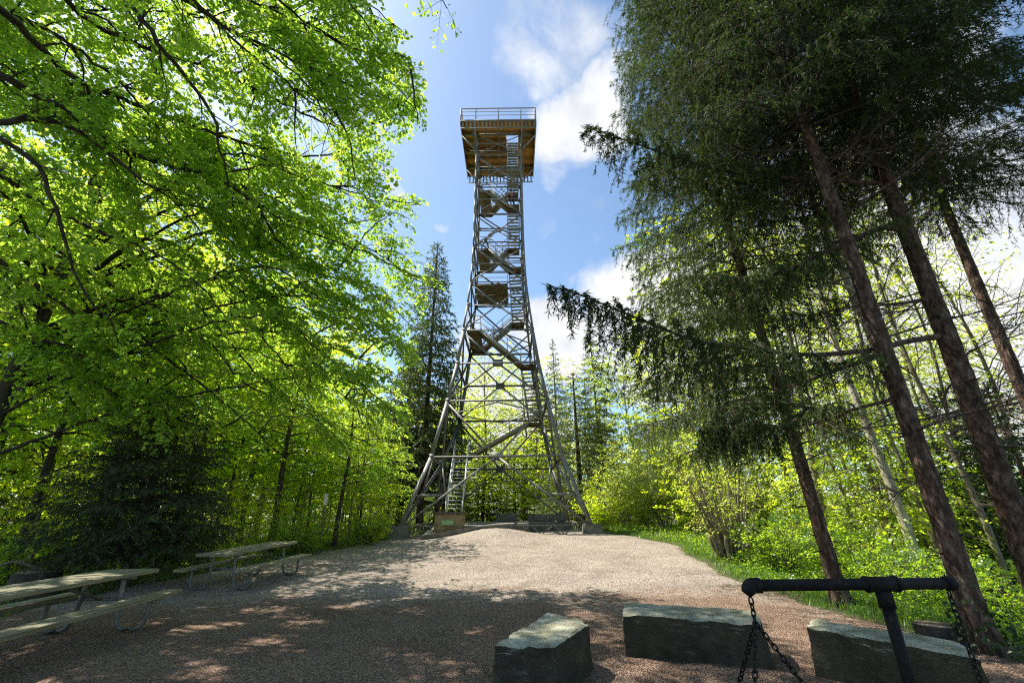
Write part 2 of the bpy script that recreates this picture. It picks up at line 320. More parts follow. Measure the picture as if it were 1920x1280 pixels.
# ------------------------------------------------------------------ ground
def axis(stops):
    out = []
    for a, b, d in stops: out += list(np.arange(a, b, d))
    return np.array(out+[stops[-1][1]])
xs = axis([(-900, -200, 100), (-200, -60, 20), (-60, -16, 2), (-16, 16, .35), (16, 60, 2), (60, 200, 20), (200, 900, 100)])
ys = axis([(-300, -60, 60), (-60, -8, 6), (-8, 30, .35), (30, 60, 2), (60, 200, 14), (200, 1500, 130)])
X, Yg = np.meshgrid(xs, ys); Z = gz(X, Yg)
inside = (X > gl(Yg)+.15) & (X < gr(Yg)-.15) & (Yg > -5.8) & (Yg < 35)
Z = np.where(inside, Z-.10, Z)
g = G(); nx = len(xs); i = np.arange(len(ys)-1)[:, None]*nx; j = np.arange(nx-1)[None]
g.add(np.stack([X, Yg, Z], -1).reshape(-1, 3), np.stack([i+j, i+j+1, i+nx+j+1, i+nx+j], -1).reshape(-1, 4))
tag(g.obj('ground', M['forest_floor'], smooth=True), kind='structure')
yy = axis([(-6, 30, .2), (30, 36, .5)]); tt = np.linspace(0, 1, 90)
a = gl(yy)[:, None]; b = gr(yy)[:, None]; X = a+(b-a)*tt[None]; Yg = np.repeat(yy[:, None], 90, 1)
Z = gz(X, Yg)+.015 - .06*((tt < .001) | (tt > .999))[None] + .006*RNG.standard_normal(X.shape)
g = G(); i = np.arange(len(yy)-1)[:, None]*90; j = np.arange(89)[None]
g.add(np.stack([X, Yg, Z], -1).reshape(-1, 3), np.stack([i+j, i+j+1, i+90+j+1, i+90+j], -1).reshape(-1, 4))
tag(g.obj('gravel_yard', M['gravel'], smooth=True), kind='structure')

# ------------------------------------------------------------------ foliage generators
def add_leaves(g, Pp, T, Nn, Ln, W, mat, fold=.25, simple=False):
    m = len(Pp)
    if m == 0: return
    T = nrm(T); S = nrm(np.cross(T, Nn)); Nn = np.cross(S, T)
    Ln = np.asarray(Ln)[:, None]; W = np.asarray(W)[:, None]
    if simple:
        v = np.stack([Pp, Pp+T*Ln*.45+S*W*.5, Pp+T*Ln, Pp+T*Ln*.45-S*W*.5], 1).reshape(-1, 3)
        g.add(v, (np.arange(m)*4)[:, None]+np.arange(4)[None], mat); return
    up = Nn*W*fold
    v = np.stack([Pp, Pp+T*Ln*.28+S*W*.46+up, Pp+T*Ln*.7+S*W*.40+up*.8, Pp+T*Ln-Nn*Ln*.08, Pp+T*Ln*.7-S*W*.40+up*.8, Pp+T*Ln*.28-S*W*.46+up], 1).reshape(-1, 3)
    b = np.arange(m)[:, None]*6
    g.add(v, np.concatenate([b+np.array([[0, 1, 2, 3]]), b+np.array([[0, 3, 4, 5]])], 0), mat)
def sprays(g, O, D, L, n, lsize, rng, lmat=1, wmat=0, droop=.25, simple=False, twigs=True, njit=.45, asp=.68, width=.38):
    """flat leafy twigs: n leaves spread to both sides of a drooping centre line"""
    O = np.asarray(O); D = nrm(np.asarray(D)); m = len(O)
    if m == 0: return
    L = np.broadcast_to(np.asarray(L, float), (m,))
    up = V(0, 0, 1)+.25*rng.standard_normal((m, 3)); S = nrm(np.cross(D, up)); Nn = np.cross(S, D)
    s = rng.uniform(.05, 1.0, (m, n)); q = rng.uniform(-1, 1, (m, n))
    pos = O[:, None]+D[:, None]*(s*L[:, None])[..., None]+S[:, None]*(q*width*L[:, None]*(1.1-.7*s))[..., None]
    pos[..., 2] -= droop*s**2*L[:, None]+.10*L[:, None]*np.abs(q)
    pos += .035*L[:, None, None]*rng.standard_normal((m, n, 3))
    T = D[:, None]*.6+S[:, None]*(np.sign(q)*.8)[..., None]+.35*rng.standard_normal((m, n, 3)); T[..., 2] -= .25
    nn = Nn[:, None]+njit*rng.standard_normal((m, n, 3))
    ls = lsize*np.clip(np.exp(.28*rng.standard_normal(m*n)), .45, 1.6)
    add_leaves(g, pos.reshape(-1, 3), T.reshape(-1, 3), nn.reshape(-1, 3), ls, ls*asp, lmat, simple=simple)
    if twigs:
        mid = O+D*(L*.5)[:, None]; mid[:, 2] -= droop*.25*L; end = O+D*L[:, None]; end[:, 2] -= droop*L
        sticks(g, O, mid, .006, .0045, 3, wmat); sticks(g, mid, end, .0045, .002, 3, wmat)
        for k in range(3):
            ss = .2+.22*k; sd = 1 if k % 2 else -1
            A = O+D*(ss*L)[:, None]; A[:, 2] -= droop*ss**2*L
            B = A+D*(.2*L)[:, None]+S*(sd*width*.8*L*(1.1-.7*ss))[:, None]; B[:, 2] -= .08*L
            sticks(g, A, B, .0035, .002, 3, wmat)

def leafy_limb(g, pts, r0, r1, rng, start=.25, step=.38, seclen=(.9, 2.0), spray=(.45, .75), n=26, lsize=.085, keep=None, wmat=0, lmat=1, simple=False, dens=.22, nt=6, twigs=True, trim=None, droop=.25):
    """a limb with side branches, each carrying leafy twigs"""
    p = resample(pts, .25)
    if trim is not None:
        bad = np.nonzero(~trim(p))[0]; bad = bad[bad > len(p)*.35]
        if len(bad) and bad[0] > 5: p = p[:bad[0]]
    k = len(p); t = np.linspace(0, 1, k)
    tube(g, p+.02*rng.standard_normal(p.shape)*(t[:, None] > .02), r0+(r1-r0)*t**.8, nt, wmat)
    tan = nrm(np.gradient(p, axis=0)); total = np.linalg.norm(np.diff(p, axis=0), axis=1).sum()
    O = []; D = []; side = 1
    for s in np.arange(start, 1.0, step/total):
        i = min(int(s*(k-1)), k-1); side = -side
        d = tan[i]; h = nrm(np.cross(d, V(0, 0, 1)))
        ang = rng.uniform(.6, 1.2)
        sd = nrm(d*math.cos(ang)+h*side*math.sin(ang)+V(0, 0, 1)*rng.uniform(-.15, .25))
        Ls = rng.uniform(*seclen)*(1-.45*s)
        u = np.linspace(0, 1, 6)[:, None]
        q = p[i]+sd*Ls*u+V(0, 0, -.18)*Ls*u**2+.03*rng.standard_normal((6, 3))*u
        if keep is not None and not keep(q[-1:])[0]: continue
        rr = max(.006, min(.022, (r0+(r1-r0)*s)*.45))
        tube(g, q, rr*(1-.75*u[:, 0]), 4, wmat, caps=False)
        ns = max(2, int(Ls/dens)); sdir = 1
        for w in np.linspace(.15, 1, ns):
            sdir = -sdir; o = p[i]+sd*Ls*w+V(0, 0, -.18)*Ls*w*w
            hh = nrm(np.cross(sd, V(0, 0, 1))); aa = rng.uniform(.35, 1.1) if w < .97 else 0
            O.append(o); D.append(sd*math.cos(aa)+hh*sdir*math.sin(aa)+V(0, 0, rng.uniform(-.3, .1)))
    O.append(p[-1]); D.append(tan[-1])
    O = np.array(O); D = np.array(D); Lr = rng.uniform(spray[0], spray[1], len(O))
    if keep is not None:
        ok = keep(O+nrm(D)*Lr[:, None]*.7); O, D, Lr = O[ok], D[ok], Lr[ok]
    sprays(g, O, D, Lr, n, lsize, rng, lmat, wmat, simple=simple, twigs=twigs, droop=droop)

def trunk_mesh(g, base, top, r0, r1, n=14, flare=.35, rng=RNG, step=.3, rough=.035, mat=0, bend=0):
    base = np.asarray(base, float); top = np.asarray(top, float); L = np.linalg.norm(top-base)
    k = max(4, int(L/step)); t = np.linspace(0, 1, k)
    p = base+(top-base)*t[:, None]
    if bend: 
        ph = rng.uniform(0, 6); p[:, 0] += bend*np.sin(t*PI*1.6+ph)*t*(1-t)*3; p[:, 1] += bend*np.cos(t*PI*2+ph)*t*(1-t)*2
    r = r0+(r1-r0)*t; r = r*(1+flare*np.exp(-t*L/.35))
    p[0, 2] -= .15
    tube(g, p, r, n, mat, rough=rough, rng=rng)
    return p

def needle_twigs(g, A, D, L, W, mat, rng, cross=True):
    m = len(A)
    if m == 0: return
    D = nrm(D); ref = rng.standard_normal((m, 3)); S = nrm(np.cross(D, ref)); S2 = np.cross(D, S)
    L = L[:, None]; W = (np.asarray(W)*np.ones(m))[:, None]
    for s in ((S, S2) if cross else (S,)):
        v = np.stack([A, A+D*L*.35+s*W*.5, A+D*L, A+D*L*.35-s*W*.5], 1).reshape(-1, 3)
        g.add(v, (np.arange(m)*4)[:, None]+np.arange(4)[None], mat)
def spruce_limb(g, pts, r0, rng, start=.2, side=.8, step=.13, nstep=.075, nl=(.10, .24), nw=.034, hang=.9, wmat=0, lmat=1, keep=None, cross=True, nt=5, tip=1.0, wood=True, reps=2, strings=0, slen=(.3, .9), k2=46):
    p = resample(pts, .2); k = len(p); t = np.linspace(0, 1, k)
    if wood: tube(g, p, np.maximum(r0*(1-.85*t), .006), nt, wmat, caps=False)
    tan = nrm(np.gradient(p, axis=0)); total = np.linalg.norm(np.diff(p, axis=0), axis=1).sum()
    ss = np.arange(start, 1.0, step/total); m = len(ss)
    if m < 1: return
    sgn = np.where(np.arange(m) % 2, 1, -1)
    base = np.stack([np.interp(ss, t, p[:, c]) for c in range(3)], 1); td = nrm(np.stack([np.interp(ss, t, tan[:, c]) for c in range(3)], 1))
    h = nrm(np.cross(td, V(0, 0, 1)))
    ln = side*np.minimum(1, (1-ss)*2.6+.22)*np.minimum(1, .5+(ss-start)*3)*rng.uniform(.6, 1.15, m)
    d = nrm(td*.75+h*sgn[:, None]*.8+.15*rng.standard_normal((m, 3)))
    nk = max(2, int(side/nstep)); w = (np.arange(nk)+.5)/nk
    w = np.broadcast_to(w, (m, nk))+rng.uniform(-.4, .4, (m, nk))/nk
    dr = (.35*hang*ln)[:, None]
    A = base[:, None]+d[:, None]*(ln[:, None]*w)[..., None]; A[..., 2] -= dr*w**2
    if wood:
        mid = base+d*(ln*.5)[:, None]; mid[:, 2] -= dr[:, 0]*.25; e = base+d*ln[:, None]; e[:, 2] -= dr[:, 0]
        sticks(g, base, mid, .007, .005, 3, wmat); sticks(g, mid, e, .005, .003, 3, wmat)
    for rep in range(reps):
        sg = rng.choice([-1., 1.], (m, nk))
        hd = nrm(np.cross(d, V(0, 0, 1)))
        D = d[:, None]*.55+hd[:, None]*(sg*.6)[..., None]+V(0, 0, -1)*hang*rng.uniform(.3, 1.3, (m, nk))[..., None]+.2*rng.standard_normal((m, nk, 3))
        Ln = rng.uniform(nl[0], nl[1], (m, nk))*(1.15-.4*w)
        a = A.reshape(-1, 3); DD = D.reshape(-1, 3); LL = Ln.reshape(-1)
        ok = (ln[:, None]*np.ones((m, nk))).reshape(-1) > rng.uniform(0, side*.7, m*nk)
        if keep is not None: ok &= keep(a+nrm(DD)*LL[:, None])
        needle_twigs(g, a[ok], DD[ok], LL[ok], nw, lmat, rng, cross)
    if strings:      # long pendulous branchlets hanging under the side twigs
        ws = rng.uniform(.1, 1, (m, strings)); A0 = base[:, None]+d[:, None]*(ln[:, None]*ws)[..., None]; A0[..., 2] -= dr*ws**2
        A0 = A0.reshape(-1, 3); nS = len(A0); SL = rng.uniform(slen[0], slen[1], nS)*np.repeat(np.clip(ln/side*1.3, .35, 1), strings)
        dd = nrm(V(0, 0, -1)+.22*rng.standard_normal((nS, 3))+.35*np.repeat(d, strings, 0))
        Mi = A0+dd*SL[:, None]*.5; En = Mi+nrm(dd+V(0, 0, -.6))*SL[:, None]*.5
        sticks(g, A0, Mi, .0035, .003, 3, wmat); sticks(g, Mi, En, .003, .0015, 3, wmat)
        w2 = rng.uniform(0, 1, (nS, k2))
        Q = np.where(w2[..., None] < .5, A0[:, None]+(Mi-A0)[:, None]*w2[..., None]*2, Mi[:, None]+(En-Mi)[:, None]*(w2[..., None]*2-1))
        sd = rng.standard_normal((nS, k2, 3))*V(.8, .8, .25)+V(0, 0, -.75)
        ok = (w2*0+rng.uniform(0, 1, w2.shape) < np.clip(SL[:, None]/.7, .3, 1)).reshape(-1)
        needle_twigs(g, Q.reshape(-1, 3)[ok], sd.reshape(-1, 3)[ok], rng.uniform(.045, .115, nS*k2)[ok], .0155, lmat, rng, cross)
    # needles along the limb itself
    D = td+.6*rng.standard_normal((m, 3)); ok = ss > start+.1
    needle_twigs(g, base[ok], D[ok], np.full(ok.sum(), nl[1]*.8), nw, lmat, rng, cross)
    needle_twigs(g, p[-1:], tan[-1:], np.array([nl[1]]), nw, lmat, rng, cross)

def conifer_crown(g, base, top, z0, R, rng, per=5, dz=.5, side=.8, step=.15, nstep=.09, keep=None, hang=.9, prof=None, nl=(.1, .24), nw=.034, cross=True, r0=.03, wood=True, az=None, lw=1.0, start=.2, reps=2, strings=0, slen=(.2, .5), k2=16):
    base = np.asarray(base, float); top = np.asarray(top, float); H = top[2]-base[2]
    z = z0
    while z < H*.985:
        f = (z-z0)/(H-z0); c = base+(top-base)*(z/H)
        rl = R*(prof(f) if prof else (1-f)**.8*min(1, .7+f*3))
        nper = max(3, int(round(per*(.6+.4*(1-f))))); a0 = rng.uniform(0, 6.28)
        for k in range(nper):
            a = a0+k*2*PI/nper+rng.uniform(-.3, .3)
            if az is not None and not az(a, z): continue
            L = max(.25, rl*rng.uniform(.75, 1.12))
            u = np.linspace(0, 1, 6)[:, None]; dh = V(math.cos(a), math.sin(a), 0)
            rise = rng.uniform(.05, .25)*(1+f) ; sag = rng.uniform(.28, .5)*(1-.6*f)
            pts = c+dh*L*u+V(0, 0, 1)*L*(rise*u-sag*u**2+.12*u**4)+V(0, 0, rng.uniform(-.15, .15))
            spruce_limb(g, pts, r0*(1-.6*f), rng, start, side*(.5+.5*min(1, L/1.5)), step, nstep, nl, nw, hang, keep=keep, cross=cross, wood=wood, nt=4, reps=reps, strings=strings, slen=slen, k2=k2)
        z += dz*rng.uniform(.8, 1.2)
    needle_twigs(g, (top-V(0, 0, .4))[None].repeat(6, 0), V(0, 0, 1)+.5*rng.standard_normal((6, 3)), np.full(6, .5), nw, 1, rng)
#@@PART2
# ------------------------------------------------------------------ lookout tower
TX, TY = -.87, 26.8
_wz = [.70, 4.39, 7.57, 9.98, 12.26, 14.13, 15.92, 17.41, 18.83, 20.11, 21.6, 30]
_ww = [9.55, 7.15, 5.90, 5.07, 4.5, 4.1, 3.8, 3.67, 3.6, 3.58, 3.56, 3.55]
def tw(z): return float(np.interp(z, _wz, _ww))
tower = empty('lookout_tower', 'tall steel lattice lookout tower with flared legs, inner stairs and a wooden deck on top', 'lookout tower', (TX, TY, 0))
SG = [(-1, -1), (1, -1), (1, 1), (-1, 1)]
def cr(k, z, ins=0):
    h = tw(z)/2-ins; return V(SG[k % 4][0]*h, SG[k % 4][1]*h, z)
for k in range(4):
    g = G(); zs = [.78]+_wz[1:-1]+[22.9, 24.3, 25.67, 27.12, 28.31, 29.3]
    for a, b in zip(zs[:-1], zs[1:]):
        A = cr(k, a); B = cr(k, b); inx = V(-SG[k][0], 0, 0); iny = V(0, -SG[k][1], 0); w = .20 if a < 12 else .125
        d = nrm(B-A)
        # two flanges of the corner angle, meeting in the outer edge
        for n1, n2 in ((inx, iny), (iny, inx)):
            x = nrm(n1-(n1@d)*d); zc = np.cross(x, d); off = 0.0 if n1 is inx else .018
            box(g, (A+B)/2+x*(w/2+off), (w, np.linalg.norm(B-A)+.004, .018), np.stack([x, d, zc], 1))
        box(g, B+inx*.12+iny*.01, (.26, .02, .34)); box(g, B+iny*.12+inx*.01, (.02, .24, .30))
    g.obj('leg', M['steel'], tower)
nodes = [.85, 4.39, 7.57, 9.98, 12.26, 14.13, 15.92, 17.41, 18.83, 20.11, 21.6, 22.9, 24.3, 25.67, 27.12, 28.31, 29.2]
for p in range(0, 16, 2):
    za, zm, zb = nodes[p], nodes[p+1], nodes[p+2]; w = .11 if za < 7 else (.09 if za < 16 else .07)
    for f in range(4):
        g = G(); nin = -nrm(V(SG[f][0]+SG[(f+1) % 4][0], SG[f][1]+SG[(f+1) % 4][1], 0))
        c = (cr(f, zm)+cr(f+1, zm))/2
        for q in (cr(f, za), cr(f+1, za)): angle_bar(g, q+nin*.05, c+nin*.05, w, nin)
        for q in (cr(f, zb), cr(f+1, zb)): angle_bar(g, c+nin*.07, q+nin*.07, w, nin)
        tdir = nrm(cr(f+1, zm)-cr(f, zm)); s = .62 if za < 8 else (.45 if za < 15 else .32)
        d2 = np.cross(nin, tdir)
        box(g, c+nin*.04, (s, .02, s*.75), np.stack([tdir, nin, d2], 1))
        if p == 0:      # stub struts of the bottom panel
            for a, b in ((f, f+1), (f+1, f)):
                q = cr(a, 2.45); r_ = cr(a, za)+(c-cr(a, za))*.46
                angle_bar(g, q+nin*.06, V(r_[0], r_[1], 2.45)+nin*.06, .11, nin)
                angle_bar(g, V(r_[0], r_[1], 2.45)+nin*.08, cr(a, 4.25)+(cr(b, 4.25)-cr(a, 4.25))*.1+nin*.08, .08, nin)
        g.obj('cross_brace', M['steel'], tower)
for lv, z in enumerate(nodes[1:]):
    g = G(); w = .11 if z < 13 else .075
    for f in range(4):
        nin = -nrm(V(SG[f][0]+SG[(f+1) % 4][0], SG[f][1]+SG[(f+1) % 4][1], 0)); td = nrm(cr(f+1, z)-cr(f, z))
        angle_bar(g, cr(f, z)+td*.05+nin*.025, cr(f+1, z)-td*.05+nin*.025, w, nin)
    if lv % 2 and z < 17:   # plan bracing inside the ring
        m = [(cr(f, z)+cr(f+1, z))/2 for f in range(4)]
        for f in range(4): bar(g, m[f]-V(0, 0, .1), m[(f+1) % 4]-V(0, 0, .1), .06, .06)
    g.obj('girt', M['steel'], tower)
for k in range(4):      # concrete footings
    bm = bmesh.new(); c = cr(k, .8); z0 = g1(TX+c[0], TY+c[1])-.35
    bmesh.ops.create_cube(bm, size=1)
    for v in bm.verts:
        s = 1.0 if v.co.z < 0 else .78
        v.co = Vector((c[0]-SG[k][0]*.15+v.co.x*s, c[1]-SG[k][1]*.15+v.co.y*s, (z0 if v.co.z < 0 else 1.06)))
    bmesh.ops.bevel(bm, geom=bm.edges[:], offset=.03, segments=2, affect='EDGES')
    me = bpy.data.meshes.new('footing'); bm.to_mesh(me); bm.free(); me.materials.append(M['concrete']); link('footing', me, tower)
for f in range(4):      # zigzag girders between footings
    g = G(); A = cr(f, .9, .12); B = cr(f+1, .9, .12); d = nrm(B-A); L = np.linalg.norm(B-A); A = A+d*.75; B = B-d*.75; L -= 1.5
    A[2] = B[2] = 1.04
    bar(g, A, B, .07, .07); lo = V(0, 0, -.40); bar(g, A+lo, B+lo, .06, .06)
    n = 14
    for i_ in range(n):
        a = A+d*L*(i_/n)+(lo if i_ % 2 else 0); b = A+d*L*((i_+1)/n)+(0 if i_ % 2 else lo); bar(g, a, b, .045, .045)
    g.obj('base_girder', M['steel'], tower)

# stairs: a spiral of flights inside the lattice
M['sunlit_steel'] = surf('sunlit_steel', [(.3, (.42, .42, .41)), (.6, (.56, .56, .56)), (.8, (.66, .66, .66))], 4, 5, rough=.5, bump=.05, metallic=.2, spec=.5)  # brightened copy of the stair steel: sunlight on the ground flight put into colour
def flight(p0, p1, width, closed, sm='tread_steel', hm='steel'):
    p0 = np.asarray(p0, float); p1 = np.asarray(p1, float); d = p1-p0; run = V(d[0], d[1], 0); Lr = np.linalg.norm(run); dirr = run/Lr; side = V(-dirr[1], dirr[0], 0)
    g = G(); n = max(4, int(round(d[2]/.21)))
    for i_ in range(n):
        c = p0+d*((i_+.5)/n)+V(0, 0, .08); Mx = np.stack([dirr, side, V(0, 0, 1)], 1)
        box(g, c, (max(.2, Lr/n*.95), width-.07, .035), Mx)
    for s in (-1, 1): bar(g, p0+side*s*width/2-dirr*.05, p1+side*s*width/2, .04, .19)
    if closed: bar(g, p0-V(0, 0, .10), p1-V(0, 0, .10), width-.06, .02, mat=1)
    o = g.obj('stair_flight', [M[sm], M['landing_brown']], tower)
    for s in (-1, 1):
        h = G(); o1 = side*s*(width/2+.03)
        for hh in (.5, .95): tube(h, np.array([p0+o1+V(0, 0, hh), p1+o1+V(0, 0, hh)]), .022, 6)
        for t in (0, .33, .66, 1): tube(h, np.array([p0+d*t+o1, p0+d*t+o1+V(0, 0, .97)]), .02, 6)
        h.obj('handrail', M[hm], o)
def landing(x0, x1, y0, y1, z):
    g = G(); box(g, ((x0+x1)/2, (y0+y1)/2, z), (x1-x0, y1-y0, .05))
    for yb in np.linspace(y0+.06, y1-.06, 3): box(g, ((x0+x1)/2, yb, z-.085), (x1-x0-.02, .05, .11))
    o = g.obj('landing', M['landing_brown'], tower)
    for (a, b) in (((x0, y0), (x1, y0)), ((x0, y1), (x1, y1))):
        h = G()
        for hh in (.5, 1.0): tube(h, np.array([V(*a, z+hh), V(*b, z+hh)]), .02, 6)
        for q in (a, b): tube(h, np.array([V(*q, z), V(*q, z+1.0)]), .02, 6)
        h.obj('railing', M['steel'], o)
W_ = .85
def off(z): return tw(z)/2-.28-W_/2
pb = P(851, 957, 24)-V(TX, TY, 0); pt = P(863, 853, 27.6)-V(TX, TY, 0)
print('stair1', pb, pt)
flight((pb[0], pb[1], 1.25), (pt[0]+.05, pt[1]+.3, pt[2]), .8, False, 'sunlit_steel', 'sunlit_steel')
zL1 = float(pt[2])
landing(pt[0]-.5, pt[0]+.6, pt[1]+.3, pt[1]+1.4, zL1)
rev = [(zL1, 7.1, 9.95, 12.25), (12.25, 14.2, 17.25, 18.75), (18.75, 20.3, 22.6, 23.95), (23.95, 25.6, 29.5, None)]
for r_, (za, zb, zc_, zd) in enumerate(rev):
    ob, oc = off((za+zb)/2), off(zc_)
    oa = off(za) if r_ else None
    xa = -oa+W_/2 if r_ else pt[0]+.6
    ya = off(zb) if r_ else pt[1]+.9
    xr = off(zb)
    flight((xa, ya, za), (xr-W_/2, ya, zb), W_, True)                          # back flight, rising to the east side
    landing(xr-W_/2, xr+W_/2, ya-W_/2, ya+W_/2, zb)
    x2 = off(zc_); y2 = -off(zc_)
    flight((xr, ya-W_/2, zb), (x2, y2+W_/2, zc_), W_, False)                   # side flight towards the yard
    if zd:
        landing(x2-W_/2, x2+W_/2, y2-W_/2, y2+W_/2, zc_)
        o3 = off(zd)
        flight((x2-W_/2, y2, zc_), (-o3+W_/2, y2, zd), W_, True)               # front flight
        yb_ = off(rev[r_+1][1])
        landing(-o3-W_/2, -o3+W_/2, y2-W_/2, yb_+W_/2, zd)
landing(-1.62, .62, -1.55, 1.5, 15.95)
# deck
deck = G(); hp = 2.86; zf = 29.42
nb = 26
for i_ in range(nb):
    y0 = -hp+2*hp*i_/nb; zz = zf+.006*(i_ % 3)
    y1 = y0+2*hp/nb-.012
    hole = (y1 > -off(29)-.1-.2 and y0 < off(29)+.5)
    x_h0, x_h1 = off(29)-W_/2-.05, off(29)+W_/2+.05
    if hole:
        box(deck, ((-hp+x_h0)/2, (y0+y1)/2, zz), (x_h0+hp, y1-y0, .05)); box(deck, ((hp+x_h1)/2, (y0+y1)/2, zz), (hp-x_h1, y1-y0, .05))
    else: box(deck, (0, (y0+y1)/2, zz), (2*hp, y1-y0, .05))
deck.obj('deck', M['deck_orange'], tower)
g = G()
for y in (-1.72, 0, 1.72): 
    box(g, (-.62, y, zf-.14), (2*hp-1.5, .10, .17)) if y == 0 else box(g, (0, y, zf-.14), (2*hp-.1, .10, .17))
for x in (-2.0, -1.0, 0.0, 2.0): box(g, (x, 0, zf-.30), (.09, 2*hp-.1, .13))
for sx in (-1, 1): box(g, (sx*(hp+.03), 0, zf-.12), (.05, 2*hp+.1, .34))
for sy in (-1, 1):
    box(g, (0, sy*(hp+.03), zf+.02), (2*hp+.01, .05, .14)); box(g, (0, sy*(hp+.0), zf-.74), (2*hp, .06, .06))
g.obj('deck_frame', M['steel'], tower)
for sy in (-1, 1):      # slatted fascia hanging under the front and back edges
    g = G(); n = 19
    for i_ in range(n): box(g, (-hp+.15+(2*hp-.3)*i_/(n-1), sy*(hp-.02), zf-.385), (.10, .03, .64))
    g.obj('slat_fascia', M['slat_wood'], tower)
for sx in (-1, 1):
    for sy in (-1, 1):
        for q in ((sx*1.78, sy*hp, zf-.72), (sx*hp, sy*1.78, zf-.28)):
            g = G(); bar(g, (sx*1.76, sy*1.76, 27.6), q, .09, .09); g.obj('strut', M['steel'], tower)
for f in range(4):
    g = G(); h = hp+.02; a = V(SG[f][0]*h, SG[f][1]*h, zf+.09); b = V(SG[(f+1) % 4][0]*h, SG[(f+1) % 4][1]*h, zf+.09)
    d = nrm(b-a)
    for hh, rr in ((1.2, .045), (.85, .022), (.48, .022)): tube(g, np.array([a+d*.03+V(0, 0, hh), b-d*.03+V(0, 0, hh)]), rr, 6)
    for t in (0, .2, .5, .8): q = a+(b-a)*t; tube(g, np.array([q, q+V(0, 0, 1.2)]), .04, 6)
    if f == 3:
        for q in np.linspace(.05, .95, 26): c = a+(b-a)*q; tube(g, np.array([c, c+V(0, 0, 1.15)]), .012, 4)
    g.obj('railing', M['steel'], tower)

# concrete pad the tower stands over, with a ramped corner towards the yard
top = [(-4.1, 20.75, .70), (-2.9, 20.6, .90), (-1.9, 20.75, 1.03), (-.9, 21.3, 1.10), (.0, 22.0, 1.12), (.7, 23.2, 1.12), (.9, 26.2, 1.10), (3.4, 27.0, 1.10), (3.4, 30.9, 1.10), (-3.6, 30.9, 1.10), (-4.1, 23.4, 1.02)]
bm = bmesh.new(); tv = [bm.verts.new(p) for p in top]; bv = [bm.verts.new((p[0], p[1]+(.12 if p[1] < 24 else 0), p[2]-.5)) for p in top]
ct = bm.verts.new((-.6, 27.2, 1.11))
for i_ in range(len(top)):
    j_ = (i_+1) % len(top); bm.faces.new((tv[i_], tv[j_], ct)); bm.faces.new((tv[j_], tv[i_], bv[i_], bv[j_]))
me = bpy.data.meshes.new('concrete_pad'); bm.to_mesh(me); bm.free(); me.materials.append(M['concrete']); tag(link('concrete_pad', me), kind='structure')

# concrete plinth box with a green plate, at the foot of the stairs
def bevel_box(name, size, loc, mat, parent=None, bev=.02, taper=1.0, rz=0):
    bm = bmesh.new(); bmesh.ops.create_cube(bm, size=1)
    for v in bm.verts:
        k_ = taper if v.co.z < 0 else 1
        v.co = Vector((v.co.x*size[0]*k_, v.co.y*size[1]*k_, v.co.z*size[2]))
    bmesh.ops.bevel(bm, geom=bm.edges[:], offset=bev, segments=2, affect='EDGES')
    me = bpy.data.meshes.new(name); bm.to_mesh(me); bm.free(); me.materials.append(mat)
    o = link(name, me, parent); o.location = loc; o.rotation_euler = (0, 0, rz); return o
bc = P(840, 985, 21.7)
pl = empty('plinth_box', 'tan concrete plinth box with brown lid and pale green plate below the tower stairs', 'plinth', (bc[0], 22.3, .55))
bevel_box('body', (1.35, 1.0, 1.02), (0, 0, .51), M['concrete_tan'], pl)
bevel_box('lid', (1.5, 1.15, .10), (0, 0, 1.075), M['rusty_cover'], pl)
bevel_box('plate', (.55, .02, .20), (-.05, -.512, .66), M['green_plate'], pl, .004)
b1 = bevel_box('concrete_bench', (1.35, .55, .5), (P(950, 965, 29.6)[0], 29.6, 1.36), M['concrete'], None, .03)
tag(b1, 'long grey concrete bench block on the pad under the tower, behind the stairs', 'bench block')
b2 = bevel_box('concrete_bench', (1.7, .5, .42), (P(1015, 968, 28.6)[0], 28.6, 1.32), M['concrete'], None, .03, rz=-.12)
tag(b2, 'low grey concrete bench block on the pad towards the tower\'s grass side', 'bench block')
b3 = bevel_box('concrete_bench', (.6, .5, .5), (P(1052, 972, 27.4)[0], 27.4, 1.35), M['concrete'], None, .06)
tag(b3, 'small pale topped concrete cube at the end of the bench blocks', 'bench block')

